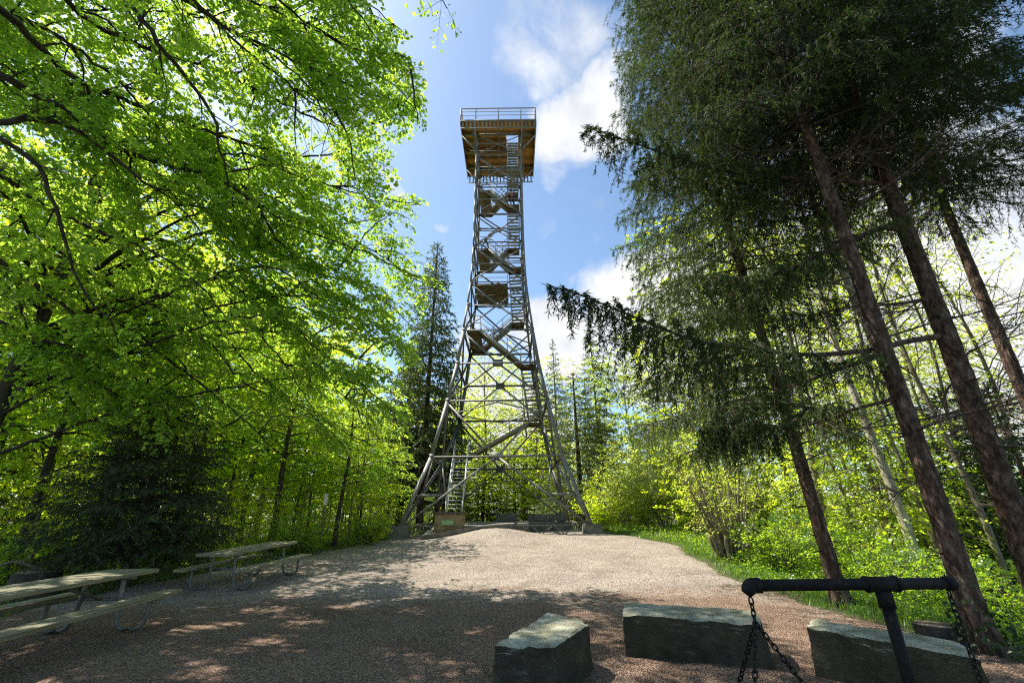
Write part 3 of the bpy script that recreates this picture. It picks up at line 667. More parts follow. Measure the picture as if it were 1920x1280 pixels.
# ------------------------------------------------------------------ people on the stairs
def mat_flat(name, c, r=.8): return surf(name, [(.3, tuple(x*.85 for x in c)), (.7, c)], 12, 4, rough=r, bump=.15, bscale=60)
M['skin'] = mat_flat('skin', (.45, .26, .18)); M['hair'] = mat_flat('hair', (.04, .025, .015)); M['shoe'] = mat_flat('shoe', (.03, .03, .03))
def person(label, loc, rz, shirt, trousers, lean=.1, stride=.22, armf=.35):
    J = {}; E = []; Rr = {}; C = {}
    def j(n, p, r, par=None, c=0):
        J[n] = V(*p); Rr[n] = r; C[n] = c
        if par: E.append((par, n))
    y = lambda z, k=1: -lean*(z-.9)*k      # forward is -y
    j('pelvis', (0, 0, .93), .13, None, 2); j('waist', (0, y(1.1), 1.1), .115, 'pelvis', 1); j('chest', (0, y(1.32), 1.32), .14, 'waist', 1)
    j('neck', (0, y(1.48), 1.48), .055, 'chest', 0); j('head1', (0, y(1.56)-.02, 1.56), .075, 'neck', 0); j('head2', (0, y(1.66)-.02, 1.67), .09, 'head1', 0)
    j('nose', (0, y(1.6)-.125, 1.61), .015, 'head1', 0)
    for s in (-1, 1):
        a = 'lr'[s > 0]; f = stride*s
        j('hip'+a, (s*.095, 0, .88), .095, 'pelvis', 2); j('knee'+a, (s*.10, -f*.55-.02, .50+.08*(s > 0)), .062, 'hip'+a, 2)
        j('ank'+a, (s*.10, -f*.8+.06, .09+.16*(s > 0)), .042, 'knee'+a, 2); j('toe'+a, (s*.11, -f*.8-.12, .04+.16*(s > 0)), .035, 'ank'+a, 3)
        j('sho'+a, (s*.19, y(1.40), 1.40), .062, 'chest', 1); j('elb'+a, (s*.25, y(1.15)+.05-armf*.1, 1.14), .045, 'sho'+a, 1 if s < 0 else 1)
        j('wri'+a, (s*.26, y(1.0)-armf*.55, 1.02+armf*.15), .03, 'elb'+a, 0); w = J['wri'+a]
        j('palm'+a, w+V(0, -.07, -.01), .032, 'wri'+a, 0)
        for k_ in range(4): j('f%d%s' % (k_, a), w+V((k_-1.5)*.018, -.15-.012*(k_ in (1, 2)), -.04), .009, 'palm'+a, 0)
        j('th'+a, w+V(-s*.05, -.09, .0), .010, 'palm'+a, 0)
    names = list(J); idx = {n: i_ for i_, n in enumerate(names)}
    me = bpy.data.meshes.new('person'); me.from_pydata([tuple(J[n]) for n in names], [(idx[a], idx[b]) for a, b in E], [])
    o = bpy.data.objects.new('person', me); COL.objects.link(o)
    md = o.modifiers.new('skin', 'SKIN'); sv = me.skin_vertices[0].data
    for n in names: sv[idx[n]].radius = (Rr[n], Rr[n]*(.8 if n in ('chest', 'waist', 'pelvis') else 1)); sv[idx[n]].use_root = (n == 'pelvis')
    o.modifiers.new('sub', 'SUBSURF').levels = 1; o.modifiers['sub'].render_levels = 1
    dg = bpy.context.evaluated_depsgraph_get(); m2 = bpy.data.meshes.new_from_object(o.evaluated_get(dg)); o.modifiers.clear(); o.data = m2
    m2.materials.clear()
    for m_ in (M['skin'], mat_flat('shirt', shirt), mat_flat('trousers', trousers), M['shoe']): m2.materials.append(m_)
    seg = [(J[a], J[b], C[b]) for a, b in E]
    for pf in m2.polygons:
        c = V(*pf.center); best = 9; mi = 0
        for a, b, k_ in seg:
            t = np.clip(((c-a)@(b-a))/((b-a)@(b-a)+1e-9), 0, 1); dd = np.linalg.norm(c-a-(b-a)*t)
            if dd < best: best = dd; mi = k_
        pf.material_index = mi; pf.use_smooth = True
    o.location = loc; o.rotation_euler = (0, 0, rz); tag(o, label, 'person')
    bm = bmesh.new(); bmesh.ops.create_uvsphere(bm, u_segments=16, v_segments=10, radius=.112)
    bmesh.ops.delete(bm, geom=[v for v in bm.verts if v.co.z < -.06 or (v.co.y < -.06 and v.co.z < .035)], context='VERTS')
    hm = bpy.data.meshes.new('hair'); bm.to_mesh(hm); bm.free(); hm.materials.append(M['hair']); ho = link('hair', hm, o); ho.location = tuple(J['head2']+V(0, .012, -.01))
    return o
x2 = off(22.6)
person('person in a pink shirt and dark trousers climbing near the top of the tower', (TX+x2-.05, TY-off(22.6), 22.63), -PI/2, (.75, .22, .26), (.03, .035, .06), .15)
person('person in grey clothes bending forward on a tower landing halfway up', (TX-off(18.75)+.15, TY-off(17.25)-.1, 18.78), PI/2, (.30, .31, .34), (.10, .11, .14), .75, .3, .6)

# ------------------------------------------------------------------ picnic tables
def make_table():
    t = empty('picnic_table', '', 'picnic table'); Lh = 1.32
    for nm, cx, w, z, n, L in (('tabletop', 0, .78, .735, 5, Lh), ('bench_seat', -.70, .30, .43, 2, Lh-.02), ('bench_seat', .70, .30, .43, 2, Lh-.02)):
        bm = bmesh.new()
        for i_ in range(n):
            ww = w/n-.013; x = cx-w/2+w/n*(i_+.5)
            r_ = bmesh.ops.create_cube(bm, size=1)
            for v in r_['verts']: v.co = Vector((x+v.co.x*ww, v.co.y*2*(L+.006*((i_*7) % 3)), z+v.co.z*.055+.002*(i_ % 2)))
        bmesh.ops.bevel(bm, geom=bm.edges[:], offset=.006, segments=1, affect='EDGES')
        me = bpy.data.meshes.new(nm); bm.to_mesh(me); bm.free(); me.materials.append(M['grey_wood']); link(nm, me, t)
    for sy in (-1, 1):
        yl = sy*.92
        for sx in (-1, 1):
            g = G(); pts = [(sx*.24, yl, .70), (sx*.27, yl, .45), (sx*.30, yl, .20), (sx*.33, yl, .09), (sx*.40, yl, .035), (sx*.5, yl, .03), (sx*.62, yl, .035), (sx*.68, yl, .08), (sx*.70, yl, .2), (sx*.70, yl, .40)]
            tube(g, resample(pts, .05), .028, 8); g.obj('leg', M['galv'], t, True)
        g = G(); bar(g, (-.40, yl, .69), (.40, yl, .69), .05, .03)
        for sx in (-1, 1): bar(g, (sx*.58, yl, .395), (sx*.83, yl, .395), .05, .025)
        tube(g, np.array([V(-.27, yl, .42), V(.27, yl, .42)]), .02, 8)
        g.obj('crossbar', M['galv'], t, True)
        g = G(); tube(g, np.array([V(0, yl, .42), V(0, sy*.35, .69)]), .022, 8); g.obj('brace', M['galv'], t, True)
    return t
def place_table(t, c, y0, y1, tilt=True):
    (xa, ya), (xb, yb) = y0, y1
    cx, cy = (xa+xb)/2, (ya+yb)/2; rz = -math.atan2(xb-xa, yb-ya); 
    d = math.hypot(xb-xa, yb-ya); za, zb = g1(xa, ya), g1(xb, yb)
    z = (za+zb)/2+.015; t.location = (cx, cy, z); t.rotation_euler = (math.atan2(zb-za, d), 0, rz)
    return t
t1 = make_table(); place_table(t1, 0, (-6.52, 10.3), (-6.30, 12.9))
t1['label'] = 'weathered wooden picnic table with bent steel legs, farther table beside the sunlit gravel'
t2 = copy_tree(t1); place_table(t2, 0, (-5.86, 4.25), (-6.22, 7.85)); t2.scale = (1, 1.37, 1)
t2['label'] = 'weathered wooden picnic table nearer the camera, cut off by the photo edge'
for t in (t1, t2): t['group'] = 'picnic tables under the beech'

# ------------------------------------------------------------------ stone blocks
def stone(label, corners_top, h, seed, grooves=None, notch=None):
    """rough split granite block: corners_top = four (x, y, z) going round, first edge = the long front"""
    rs = np.random.default_rng(seed); c = np.array(corners_top, float); o = c.mean(0)
    bm = bmesh.new(); bmesh.ops.create_cube(bm, size=1); bmesh.ops.subdivide_edges(bm, edges=bm.edges[:], cuts=22, use_grid_fill=True)
    bl = []
    for v in bm.verts:
        u, w, t = v.co.x+.5, v.co.y+.5, v.co.z+.5
        p = (c[0]*(1-u)+c[1]*u)*(1-w)+(c[3]*(1-u)+c[2]*u)*w
        ctr = o; k = 1+.05*(1-t)
        q = V(ctr[0]+(p[0]-ctr[0])*k, ctr[1]+(p[1]-ctr[1])*k, p[2]-h*(1-t))
        bl.append((v, u, w, t, q))
    for v, u, w, t, q in bl:
        n1 = mnoise.noise(Vector(q*2.3+seed)); n2 = mnoise.noise(Vector(q*7+seed)); n3 = mnoise.noise(Vector(q*19+seed))
        out = V(q[0]-o[0], q[1]-o[1], 0); out = out/(np.linalg.norm(out)+1e-6)
        q = q+out*(.030*n1+.014*n2+.008*n3)
        if t > .97: q = q+V(0, 0, 1)*(.015*n1+.014*n2+.007*n3)
        edge = min(u, 1-u, w, 1-w)
        q = q-V(0, 0, 1)*max(0, .05-edge)*(.25+.5*abs(n2))*(t > .9)
        if grooves and w < .02 and t < .45:
            for gu in grooves:
                if abs(u-gu) < .024: q = q+V(0, 1, 0)*.045*(1-t*2)
        if notch and t > .9 and u < .12:
            for nw in notch:
                if abs(w-nw) < .03: q = q-out*.03-V(0, 0, .03)
        v.co = Vector(q-o+V(0, 0, h/2))
    me = bpy.data.meshes.new('stone_block'); bm.to_mesh(me); bm.free(); me.materials.append(M['granite'])
    for p in me.polygons: p.use_smooth = False
    ob = link('stone_block', me); ob.location = tuple(o-V(0, 0, h/2)); return tag(ob, label, 'stone block', 'granite blocks round the fire place')
def atz(px, py, z):
    d = ray(px, py); t = (z-CAMZ)/d[2]; return V(0, 0, CAMZ)+d*t
zt = .445
q = [atz(1040, 1210, zt), atz(1104, 1166, zt), atz(1030, 1143, zt), atz(928, 1206, zt)]
print('stones', q)
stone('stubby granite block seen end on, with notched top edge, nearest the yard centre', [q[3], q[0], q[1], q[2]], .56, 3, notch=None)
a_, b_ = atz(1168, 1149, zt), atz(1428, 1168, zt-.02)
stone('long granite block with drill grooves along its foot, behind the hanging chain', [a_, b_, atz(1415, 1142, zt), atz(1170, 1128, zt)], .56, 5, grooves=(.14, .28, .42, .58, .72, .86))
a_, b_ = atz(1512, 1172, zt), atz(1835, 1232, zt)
stone('granite block with shaded mossy face behind the black post, cut by the trunk side', [a_, b_, atz(1800, 1200, zt), atz(1522, 1158, zt)], .56, 9)

# ------------------------------------------------------------------ grill hanger: black pipe T with chains
HY = 3.76
jb = P(1652, 1095, HY); le = P(1400, 1095, HY); re_ = P(1778, 1095, HY); zb = float((le[2]+re_[2])/2)
hang = empty('grill_hanger', 'black iron pipe hanger with T shaped arm standing over the fire place', 'grill hanger', (jb[0], HY, g1(jb[0], HY)))
bz = hang.location.z
g = G(); tube(g, np.array([V(0, 0, -.1), V(0, 0, zb-bz-.07)]), .041, 20); g.obj('post', M['black_pipe'], hang, True)
g = G(); tube(g, np.array([V(0, 0, zb-bz-.16), V(0, 0, zb-bz-.05), V(0, 0, zb-bz-.045)]), [.053, .053, .047], 20); tube(g, np.array([V(-.11, 0, zb-bz), V(.11, 0, zb-bz)]), .053, 20); [tube(g, np.array([V(x-.008, 0, zb-bz), V(x+.008, 0, zb-bz)]), 0.0585, 20) for x in (-.11, .11)]; g.obj('tee_joint', M['black_pipe'], hang, True)
g = G(); tube(g, np.array([V(le[0]-jb[0]+.06, 0, zb-bz), V(re_[0]-jb[0]+.02, 0, zb-bz)]), .041, 20); g.obj('crossbar', M['black_pipe'], hang, True)
g = G(); th = np.linspace(0, PI/2, 8); ex = le[0]-jb[0]+.05
pts = [(ex+.05, 0, zb-bz)]+[(ex-.04*math.sin(t), 0, zb-bz-.04*(1-math.cos(t))) for t in th]+[(ex-.04, 0, zb-bz-.085)]
tube(g, np.array(pts), .054, 20); g.obj('elbow', M['black_pipe'], hang, True)
ex2 = re_[0]-jb[0]
g = G(); tube(g, np.array([V(ex2-.02, 0, zb-bz), V(ex2+.035, 0, zb-bz)]), .05, 20); g.obj('end_cap', M['black_pipe'], hang, True)

def chain(g, a, b, ll=.052, sag=0):
    a = np.asarray(a, float); b = np.asarray(b, float); L = np.linalg.norm(b-a); n = max(2, int(L/(ll*.74)))
    t = np.linspace(0, 1, n+1); pp = a+(b-a)*t[:, None]; pp[:, 2] -= sag*4*t*(1-t)
    th = np.linspace(0, 2*PI, 17)[:-1]
    for i_ in range(n):
        c = (pp[i_]+pp[i_+1])/2; y = nrm(pp[i_+1]-pp[i_]); ref = V(1, 0, 0) if abs(y[0]) < .9 else V(0, 1, 0)
        x = nrm(np.cross(y, ref)); z = np.cross(x, y); s = x if i_ % 2 else z
        s = nrm(s+.15*RNG.standard_normal()*(z if i_ % 2 else x))
        xx = np.sign(np.cos(th))*np.abs(np.cos(th))**.7*ll*.3; yy_ = np.sign(np.sin(th))*np.abs(np.sin(th))**.9*ll*.5
        ring = c+s*xx[:, None]+y*yy_[:, None]; ring = np.vstack([ring, ring[:1]])
        tube(g, ring, .0058, 6, caps=False)
ce = V(ex-.04+jb[0], HY, zb-.085)
rg = V(ce[0], HY, float(P(1408, 1166, HY)[2]))
hg = empty('hanging_grill', 'round iron grill hung by three chains from the elbow of the black pipe', 'hanging grill', tuple(rg))
g = G(); chain(g, ce-rg, V(0, 0, 0)); g.obj('chain', M['chain_iron'], hg, True)
gz0 = zb-.98-rg[2]+.235; gr_ = .33
for k in range(3):
    a = PI/2+k*2*PI/3+.25; g = G(); chain(g, V(0, 0, 0), V(gr_*math.cos(a), gr_*math.sin(a), gz0)); g.obj('chain', M['chain_iron'], hg, True)
g = G(); th = np.linspace(0, 2*PI, 41); tube(g, np.stack([gr_*np.cos(th), gr_*np.sin(th), gz0+0*th], 1), .012, 8, caps=False)
for x in np.linspace(-gr_*.93, gr_*.93, 19):
    hh = math.sqrt(gr_**2-x*x); tube(g, np.array([V(x, -hh, gz0), V(x, hh, gz0)]), .005, 6)
g.obj('grate', M['chain_iron'], hg, True)
g = G(); c2 = V(re_[0]-.015, HY, zb-.05); o_ = V(c2[0], HY, zb-.045)
chain(g, c2-o_, V(.01, .0, -.66), .058); cho = g.obj('hanging_chain', M['chain_iron'], None, True); cho.location = tuple(o_)
tag(cho, 'single black chain hanging free from the capped end of the pipe', 'chain')

# ------------------------------------------------------------------ stumps, log, marker post
def stump(name, label, x, y, r, h, seed):
    rs = np.random.default_rng(seed); e = empty(name, label, 'stump', (x, y, g1(x, y)))
    g = G(); zz = np.array([-.15, 0, .05, h*.4, h]); rr = np.array([1.5, 1.35, 1.2, 1.03, 1])*r
    tube(g, np.stack([0*zz, 0*zz, zz], 1), rr, 20, rough=.05, rng=rs, caps=False); g.obj('bark', M['beech_bark'], e, True)
    g = G(); tube(g, np.array([V(0, 0, h-.05), V(0, 0, h+.005)]), r*.97, 20, rough=.03, rng=rs); g.obj('cut_face', M['stump_wood'], e)
    return e
s1 = atz(1757, 1190, .05); stump('tree_stump', 'low grey tree stump among the greenery beside the black pipe hanger', s1[0], s1[1], .22, .22, 1)
s2 = P(95, 1085, 10.2); stump('tree_stump', 'brown broken stump in the shade behind the nearer picnic table', s2[0]-.3, 10.2, .38, .55, 2)
lg = G(); tube(lg, resample([P(-60, 1078, 9.9), P(0, 1060, 10.1), P(30, 1052, 10.2), P(62, 1062, 10.3), P(120, 1082, 10.6)], .12), [.032]*len(resample([P(-60, 1078, 9.9), P(0, 1060, 10.1), P(30, 1052, 10.2), P(62, 1062, 10.3), P(120, 1082, 10.6)], .12)), 8, rough=.08)
tag(lg.obj('dead_branch', M['grey_bark'], None, True), 'grey fallen branch lying across the shade behind the nearer picnic table', 'dead branch')
mp_ = P(603, 990, 17.0); zg = g1(mp_[0], 17.0)
mk = empty('marker_post', 'thin wooden post carrying a small blank white board, at the gravel edge', 'marker post', (mp_[0], 17.0, zg))
ztop = float(P(603, 928, 17.0)[2])-zg
g = G(); tube(g, np.array([V(0, 0, -.2), V(.02, 0, ztop+.05)]), .03, 8); g.obj('post', M['grey_bark'], mk, True)
bevel_box('board', (.13, .05, .40), (.02, -.05, ztop-.15), M['white_plate'], mk, .008)
#@@PART3
# ------------------------------------------------------------------ sun direction
SAZ, SEL = math.radians(-62), math.radians(56)
SUN = V(math.sin(SAZ)*math.cos(SEL), math.cos(SAZ)*math.cos(SEL), math.sin(SEL))

# ------------------------------------------------------------------ the two big beeches on the open side (their trunks stand outside the frame or at its edge)
_by = np.array([-900, -200, 0, 40, 90, 140, 235, 270, 310, 345, 380, 430, 500, 540, 560, 600, 700, 800, 900])
_bx = np.array([760, 740, 712, 762, 783, 797, 797, 748, 735, 735, 808, 785, 815, 850, 848, 790, 772, 775, 770])
def keep_beech(q, rng=RNG, jit=10):
    px, py = proj(q); zc = (q-V(0, 0, CAMZ))@_F
    b = np.interp(py, _by, _bx)+rng.normal(0, jit, len(q))
    low = 905-.12*np.abs(px-500)*(px < 500)
    near = np.linalg.norm(q-V(0, 0, CAMZ), axis=1) > 4.6
    sh = q-SUN*((q[:, 2:3]-.5)/SUN[2])       # where its shadow lands
    ok_s = (sh[:, 1] < 10.4-.24*np.clip(sh[:, 0], -3, 6)+.45*np.sin(sh[:, 0]*1.7)+rng.normal(0, .25, len(q))) | (sh[:, 0] < -5.5)
    k = 2.7      # openings in the crown that let sun flecks through
    hole = np.sin(k*sh[:, 0]+1.7*np.sin(1.1*k*sh[:, 1]))*np.sin(.9*k*sh[:, 1]+1.4*np.sin(.7*k*sh[:, 0]+1)) > .30+.12*rng.standard_normal(len(q))
    return ((zc < .4) | ((px < b) & (py < low))) & near & ok_s & ~(hole & (sh[:, 1] < 11.5) & (sh[:, 0] > -9) & (sh[:, 1] > 1))
def trim_beech(q):
    px, py = proj(q); zc = (q-V(0, 0, CAMZ))@_F
    return (zc < .4) | (px < np.interp(py, _by, _bx)-14) | (py < -60)
def bigbeech(name, label, base, ztop, r0, limbs, seed, auto=0, autoR=7, autoz=(7, 19), lsize=.095, azr=(0, 6.28), n=30, dens=.22, step=.30, mats=('beech_bark', 'beech_leaf'), fill=None):
    rng = np.random.default_rng(seed); bx, by = base; z0 = g1(bx, by)
    t = empty(name, label, 'tree', (bx, by, z0)); B = V(bx, by, z0)
    g = G(); trunk_mesh(g, (0, 0, 0), (.3, .2, ztop), r0, .06, 16, rng=rng); g.obj('trunk', M[mats[0]], t, True)
    cg = G(); allp = []
    for L in limbs:
        pts = np.array([P(a_, b_, c_ if c_ < 11.3 else 11.3+(c_-11.3)*.3) for a_, b_, c_ in L['p']])-B if 'p' in L else np.array(L['q'])-B
        if L.get('attach', True):
            d0 = np.linalg.norm(pts[0][:2]); zt = max(1.5, min(ztop-1, pts[0][2]-.25*d0)); pts = np.vstack([[[.1, .1, zt]], [[pts[0][0]*.45, pts[0][1]*.45, zt+(pts[0][2]-zt)*.62]], pts])
        g = G() if L.get('r', .07) > .05 else cg
        lg_ = G()
        kp = (lambda q, B=B: keep_beech(q+B, rng)) if L.get('keep', True) else None
        leafy_limb(cg, pts, L.get('r', .07), .012, rng, L.get('start', .3), step=L.get('step', step), n=L.get('n', n), lsize=lsize, keep=kp, dens=dens, seclen=L.get('sec', (.9, 2.1)), droop=.3, trim=(lambda q, B=B: trim_beech(q+B)) if kp else None); allp.append(resample(pts, .25)[6:])
    if fill:
        ap = np.vstack(allp)
        for (px, py, Yt) in fill(rng):
            T_ = P(px, py, Yt)-B; dd = np.linalg.norm(ap-T_, axis=1); okk = (np.hypot(ap[:, 0], ap[:, 1]) < np.hypot(T_[0], T_[1])-.3) & (dd > 1.0)
            if not okk.any(): continue
            i_ = np.argmin(np.where(okk, dd, 99)); S_ = ap[i_]
            if dd[i_] > 5: continue
            mid = (S_+T_)/2+V(0, 0, .18*dd[i_])+.1*rng.standard_normal(3)
            leafy_limb(cg, np.array([S_, mid, T_]), .035, .01, rng, 0.12, step=.30, n=22, lsize=lsize, keep=lambda q, B=B: keep_beech(q+B, rng), dens=.2, seclen=(.8, 1.8), droop=.35, nt=5, trim=lambda q, B=B: trim_beech(q+B))
    for k in range(auto):
        a = rng.uniform(*azr); z = rng.uniform(*autoz); f = (z-autoz[0])/(autoz[1]-autoz[0]); Ln = autoR*(1-.35*f)*rng.uniform(.8, 1.1)
        u = np.linspace(0, 1, 6)[:, None]; d = V(math.cos(a), math.sin(a), 0)
        pts = V(.2, .1, z)+d*Ln*u+V(0, 0, 1)*Ln*(.35*u-.38*u**2)+.15*rng.standard_normal((6, 3))*u
        leafy_limb(cg, pts, .08, .012, rng, .25, step=.5, n=22, lsize=lsize*1.1, keep=lambda q, B=B: keep_beech(q+B, rng), dens=.28, seclen=(1.0, 2.6), spray=(.5, .85), nt=5)
    cg.obj('crown', [M[mats[0]], M[mats[1]]], t)
    return t
def fill1(rng):
    for py in range(-80, 430, 58):
        for px in range(-20, 800, 68):
            x = px+rng.uniform(-35, 35); y = py+rng.uniform(-30, 30)
            if x < np.interp(y, _by, _bx)-10: yield x, y, 6.4+.0045*max(0, y)+.0016*x+rng.uniform(-.4, 1.2)
def fill2(rng):
    for py in range(300, 860, 70):
        for px in range(-20, 800, 85):
            x = px+rng.uniform(-35, 35); y = py+rng.uniform(-30, 30)
            if x < np.interp(y, _by, _bx)-10 and y < 880-.2*abs(x-520)*(x < 520): yield x, y, 9.0+.0022*y+.0012*x+rng.uniform(-.5, 1.0)
LB1 = [
 dict(p=[(300, -60, 5.4), (420, 60, 6.4), (520, 140, 7.2), (600, 200, 7.8), (680, 210, 8.4)], r=.06),
 dict(p=[(560, -120, 5.6), (650, 0, 6.4), (700, 60, 7), (770, 130, 7.8)], r=.05),
 dict(p=[(600, 60, 7.2), (690, 130, 8), (750, 170, 8.5), (790, 225, 9)], r=.05),
 dict(p=[(-80, -10, 5.6), (0, 20, 5.8), (75, 50, 6.1), (150, 95, 6.5), (235, 165, 7.0), (290, 230, 7.5), (340, 300, 8.2)], r=.085),
 dict(p=[(-80, 100, 5.8), (0, 140, 6), (90, 190, 6.5), (150, 225, 6.9), (230, 280, 7.5), (300, 305, 8), (400, 330, 8.6), (480, 385, 9.2), (520, 450, 9.8), (580, 490, 10.5), (650, 510, 11)], r=.11),
 dict(p=[(-60, 225, 5.5), (100, 225, 6.2), (165, 260, 6.6), (260, 330, 7.3), (330, 380, 8), (380, 440, 8.6)], r=.09),
 dict(p=[(-60, 230, 5.2), (10, 265, 5.4), (80, 320, 5.8), (95, 370, 6), (115, 430, 6.3), (160, 550, 7), (200, 590, 7.4), (225, 640, 7.8)], r=.06, step=.7),
 dict(p=[(150, -80, 5.2), (270, 40, 5.8), (300, 85, 6.1), (350, 145, 6.6), (400, 220, 7.2), (415, 290, 7.7), (440, 390, 8.5), (440, 440, 9)], r=.085),
 dict(p=[(250, -120, 5), (405, 40, 6), (480, 80, 6.5), (600, 135, 7.4), (680, 170, 8.2), (760, 200, 9)], r=.07),
 dict(p=[(400, -150, 5.5), (520, 0, 6.3), (640, 80, 7.2), (730, 110, 8)], r=.07),
 dict(p=[(500, -150, 5.8), (620, -40, 6.6), (720, 30, 7.5), (760, 70, 8.2)], r=.06),
 dict(p=[(150, 150, 6.8), (350, 230, 8), (500, 280, 9), (620, 290, 9.6), (740, 245, 10)], r=.08),
 dict(p=[(200, 60, 6.5), (400, 130, 7.6), (540, 200, 8.4), (660, 240, 9.2), (770, 200, 10)], r=.07),
 dict(p=[(-80, 30, 6.5), (120, 20, 7), (300, 20, 7.6), (450, 50, 8.4), (560, 90, 9)], r=.07),
 dict(p=[(0, 330, 7), (150, 420, 7.8), (280, 470, 8.4), (380, 540, 9), (440, 620, 9.6)], r=.06),
 dict(p=[(480, -420, 4.6), (640, -260, 5.2), (750, -120, 5.8), (812, -30, 6.2), (838, 14, 6.4)], r=.05, keep=False, start=.93, sec=(.3, .45), n=12),
]
LB2 = [
 dict(p=[(430, 380, 9.2), (560, 430, 9.7), (680, 470, 10.2), (770, 515, 10.6), (848, 548, 10.9)], r=.06),
 dict(p=[(480, 500, 9.4), (600, 560, 9.9), (700, 620, 10.3), (780, 690, 10.7)], r=.05),
 dict(p=[(430, 290, 9), (560, 330, 9.4), (680, 365, 9.9), (806, 388, 10.4)], r=.06),
 dict(p=[(480, 590, 9.6), (600, 660, 10), (700, 740, 10.5), (770, 800, 10.9)], r=.05),
 dict(p=[(380, 330, 9.8), (520, 400, 10.4), (640, 420, 11), (740, 400, 11.3), (790, 425, 11.6)], r=.07),
 dict(p=[(430, 430, 10.2), (560, 500, 10.8), (680, 540, 11.3), (760, 600, 11.6), (785, 640, 11.8)], r=.07),
 dict(p=[(450, 520, 10.5), (560, 620, 11), (650, 660, 11.3), (720, 700, 11.6), (765, 760, 12)], r=.06),
 dict(p=[(350, 620, 10.5), (460, 720, 11), (560, 760, 11.4), (640, 830, 12)], r=.06),
 dict(p=[(480, 560, 10.4), (600, 560, 11), (700, 600, 11.3), (780, 690, 11.8)], r=.06),
 dict(p=[(250, 560, 10.2), (380, 640, 10.8), (480, 660, 11.2), (570, 700, 11.5)], r=.06),
 dict(p=[(100, 640, 10.2), (240, 720, 10.8), (330, 740, 11), (420, 800, 11.4)], r=.06),
 dict(p=[(380, 240, 9), (520, 320, 9.8), (640, 350, 10.4), (720, 330, 10.8)], r=.06),
 dict(p=[(620, 700, 12), (690, 740, 12.4), (740, 790, 13), (765, 840, 13.5)], r=.05),
 dict(p=[(0, 380, 9.5), (130, 430, 10), (250, 470, 10.4), (350, 520, 10.8)], r=.06),
 dict(p=[(50, 320, 9.5), (215, 390, 10), (265, 470, 10.3), (290, 540, 10.6), (312, 628, 11)], r=.12),
 dict(p=[(200, 250, 9), (300, 330, 9.4), (380, 390, 9.8), (430, 450, 10.2), (490, 500, 10.8), (540, 555, 11.4), (580, 580, 12), (660, 600, 13)], r=.10),
 dict(p=[(-40, 460, 9), (0, 490, 9.2), (80, 545, 9.5), (150, 600, 9.8), (210, 670, 10.2), (260, 715, 10.6), (300, 800, 11), (330, 825, 11.4)], r=.10),
 dict(p=[(-20, 500, 10), (30, 560, 10.2), (60, 640, 10.6), (90, 665, 11)], r=.07),
 dict(p=[(300, 450, 10), (500, 585, 11), (550, 620, 11.5), (575, 660, 12), (600, 690, 12.4), (640, 740, 13), (680, 755, 13.5)], r=.09),
 dict(p=[(350, 480, 11), (480, 620, 12), (560, 720, 13), (600, 800, 14)], r=.07),
 dict(p=[(200, 600, 10.5), (350, 700, 11.5), (450, 780, 12.5), (520, 850, 13.5)], r=.07),
 dict(p=[(450, 350, 10), (600, 430, 11), (700, 470, 12), (770, 520, 13), (830, 545, 14)], r=.07),
 dict(p=[(420, 300, 9.5), (600, 350, 10.5), (720, 380, 11.5), (800, 385, 12.3)], r=.07),
 dict(p=[(500, 500, 11), (640, 560, 12), (740, 640, 13.5)], r=.06),
 dict(p=[(100, 480, 9.5), (220, 540, 10), (340, 600, 10.6), (430, 680, 11.2)], r=.07),
 dict(p=[(350, 560, 11.5), (480, 700, 12.5), (600, 780, 14), (700, 840, 15.5)], r=.06),
 dict(p=[(0, 600, 10), (150, 700, 10.5), (260, 760, 11), (350, 790, 11.6)], r=.06),
 dict(p=[(520, 620, 12.5), (660, 700, 14), (740, 740, 15), (770, 790, 16)], r=.06),
]
bigbeech('beech_tree', 'great beech overhead, dark arching limbs reaching in from outside the frame', (-9.6, 4.0), 22, .42, LB1, 21, fill=fill1, auto=6, autoz=(6.5, 20), autoR=8)
b2p = P(-85, 930, 11.5)
bigbeech('beech_tree', 'big beech with thick dark trunk behind the nearer picnic table and drooping bright leaves', (b2p[0], 11.5), 23, .23, LB2, 22, fill=fill2, auto=6, autoz=(7, 21), autoR=8.5)

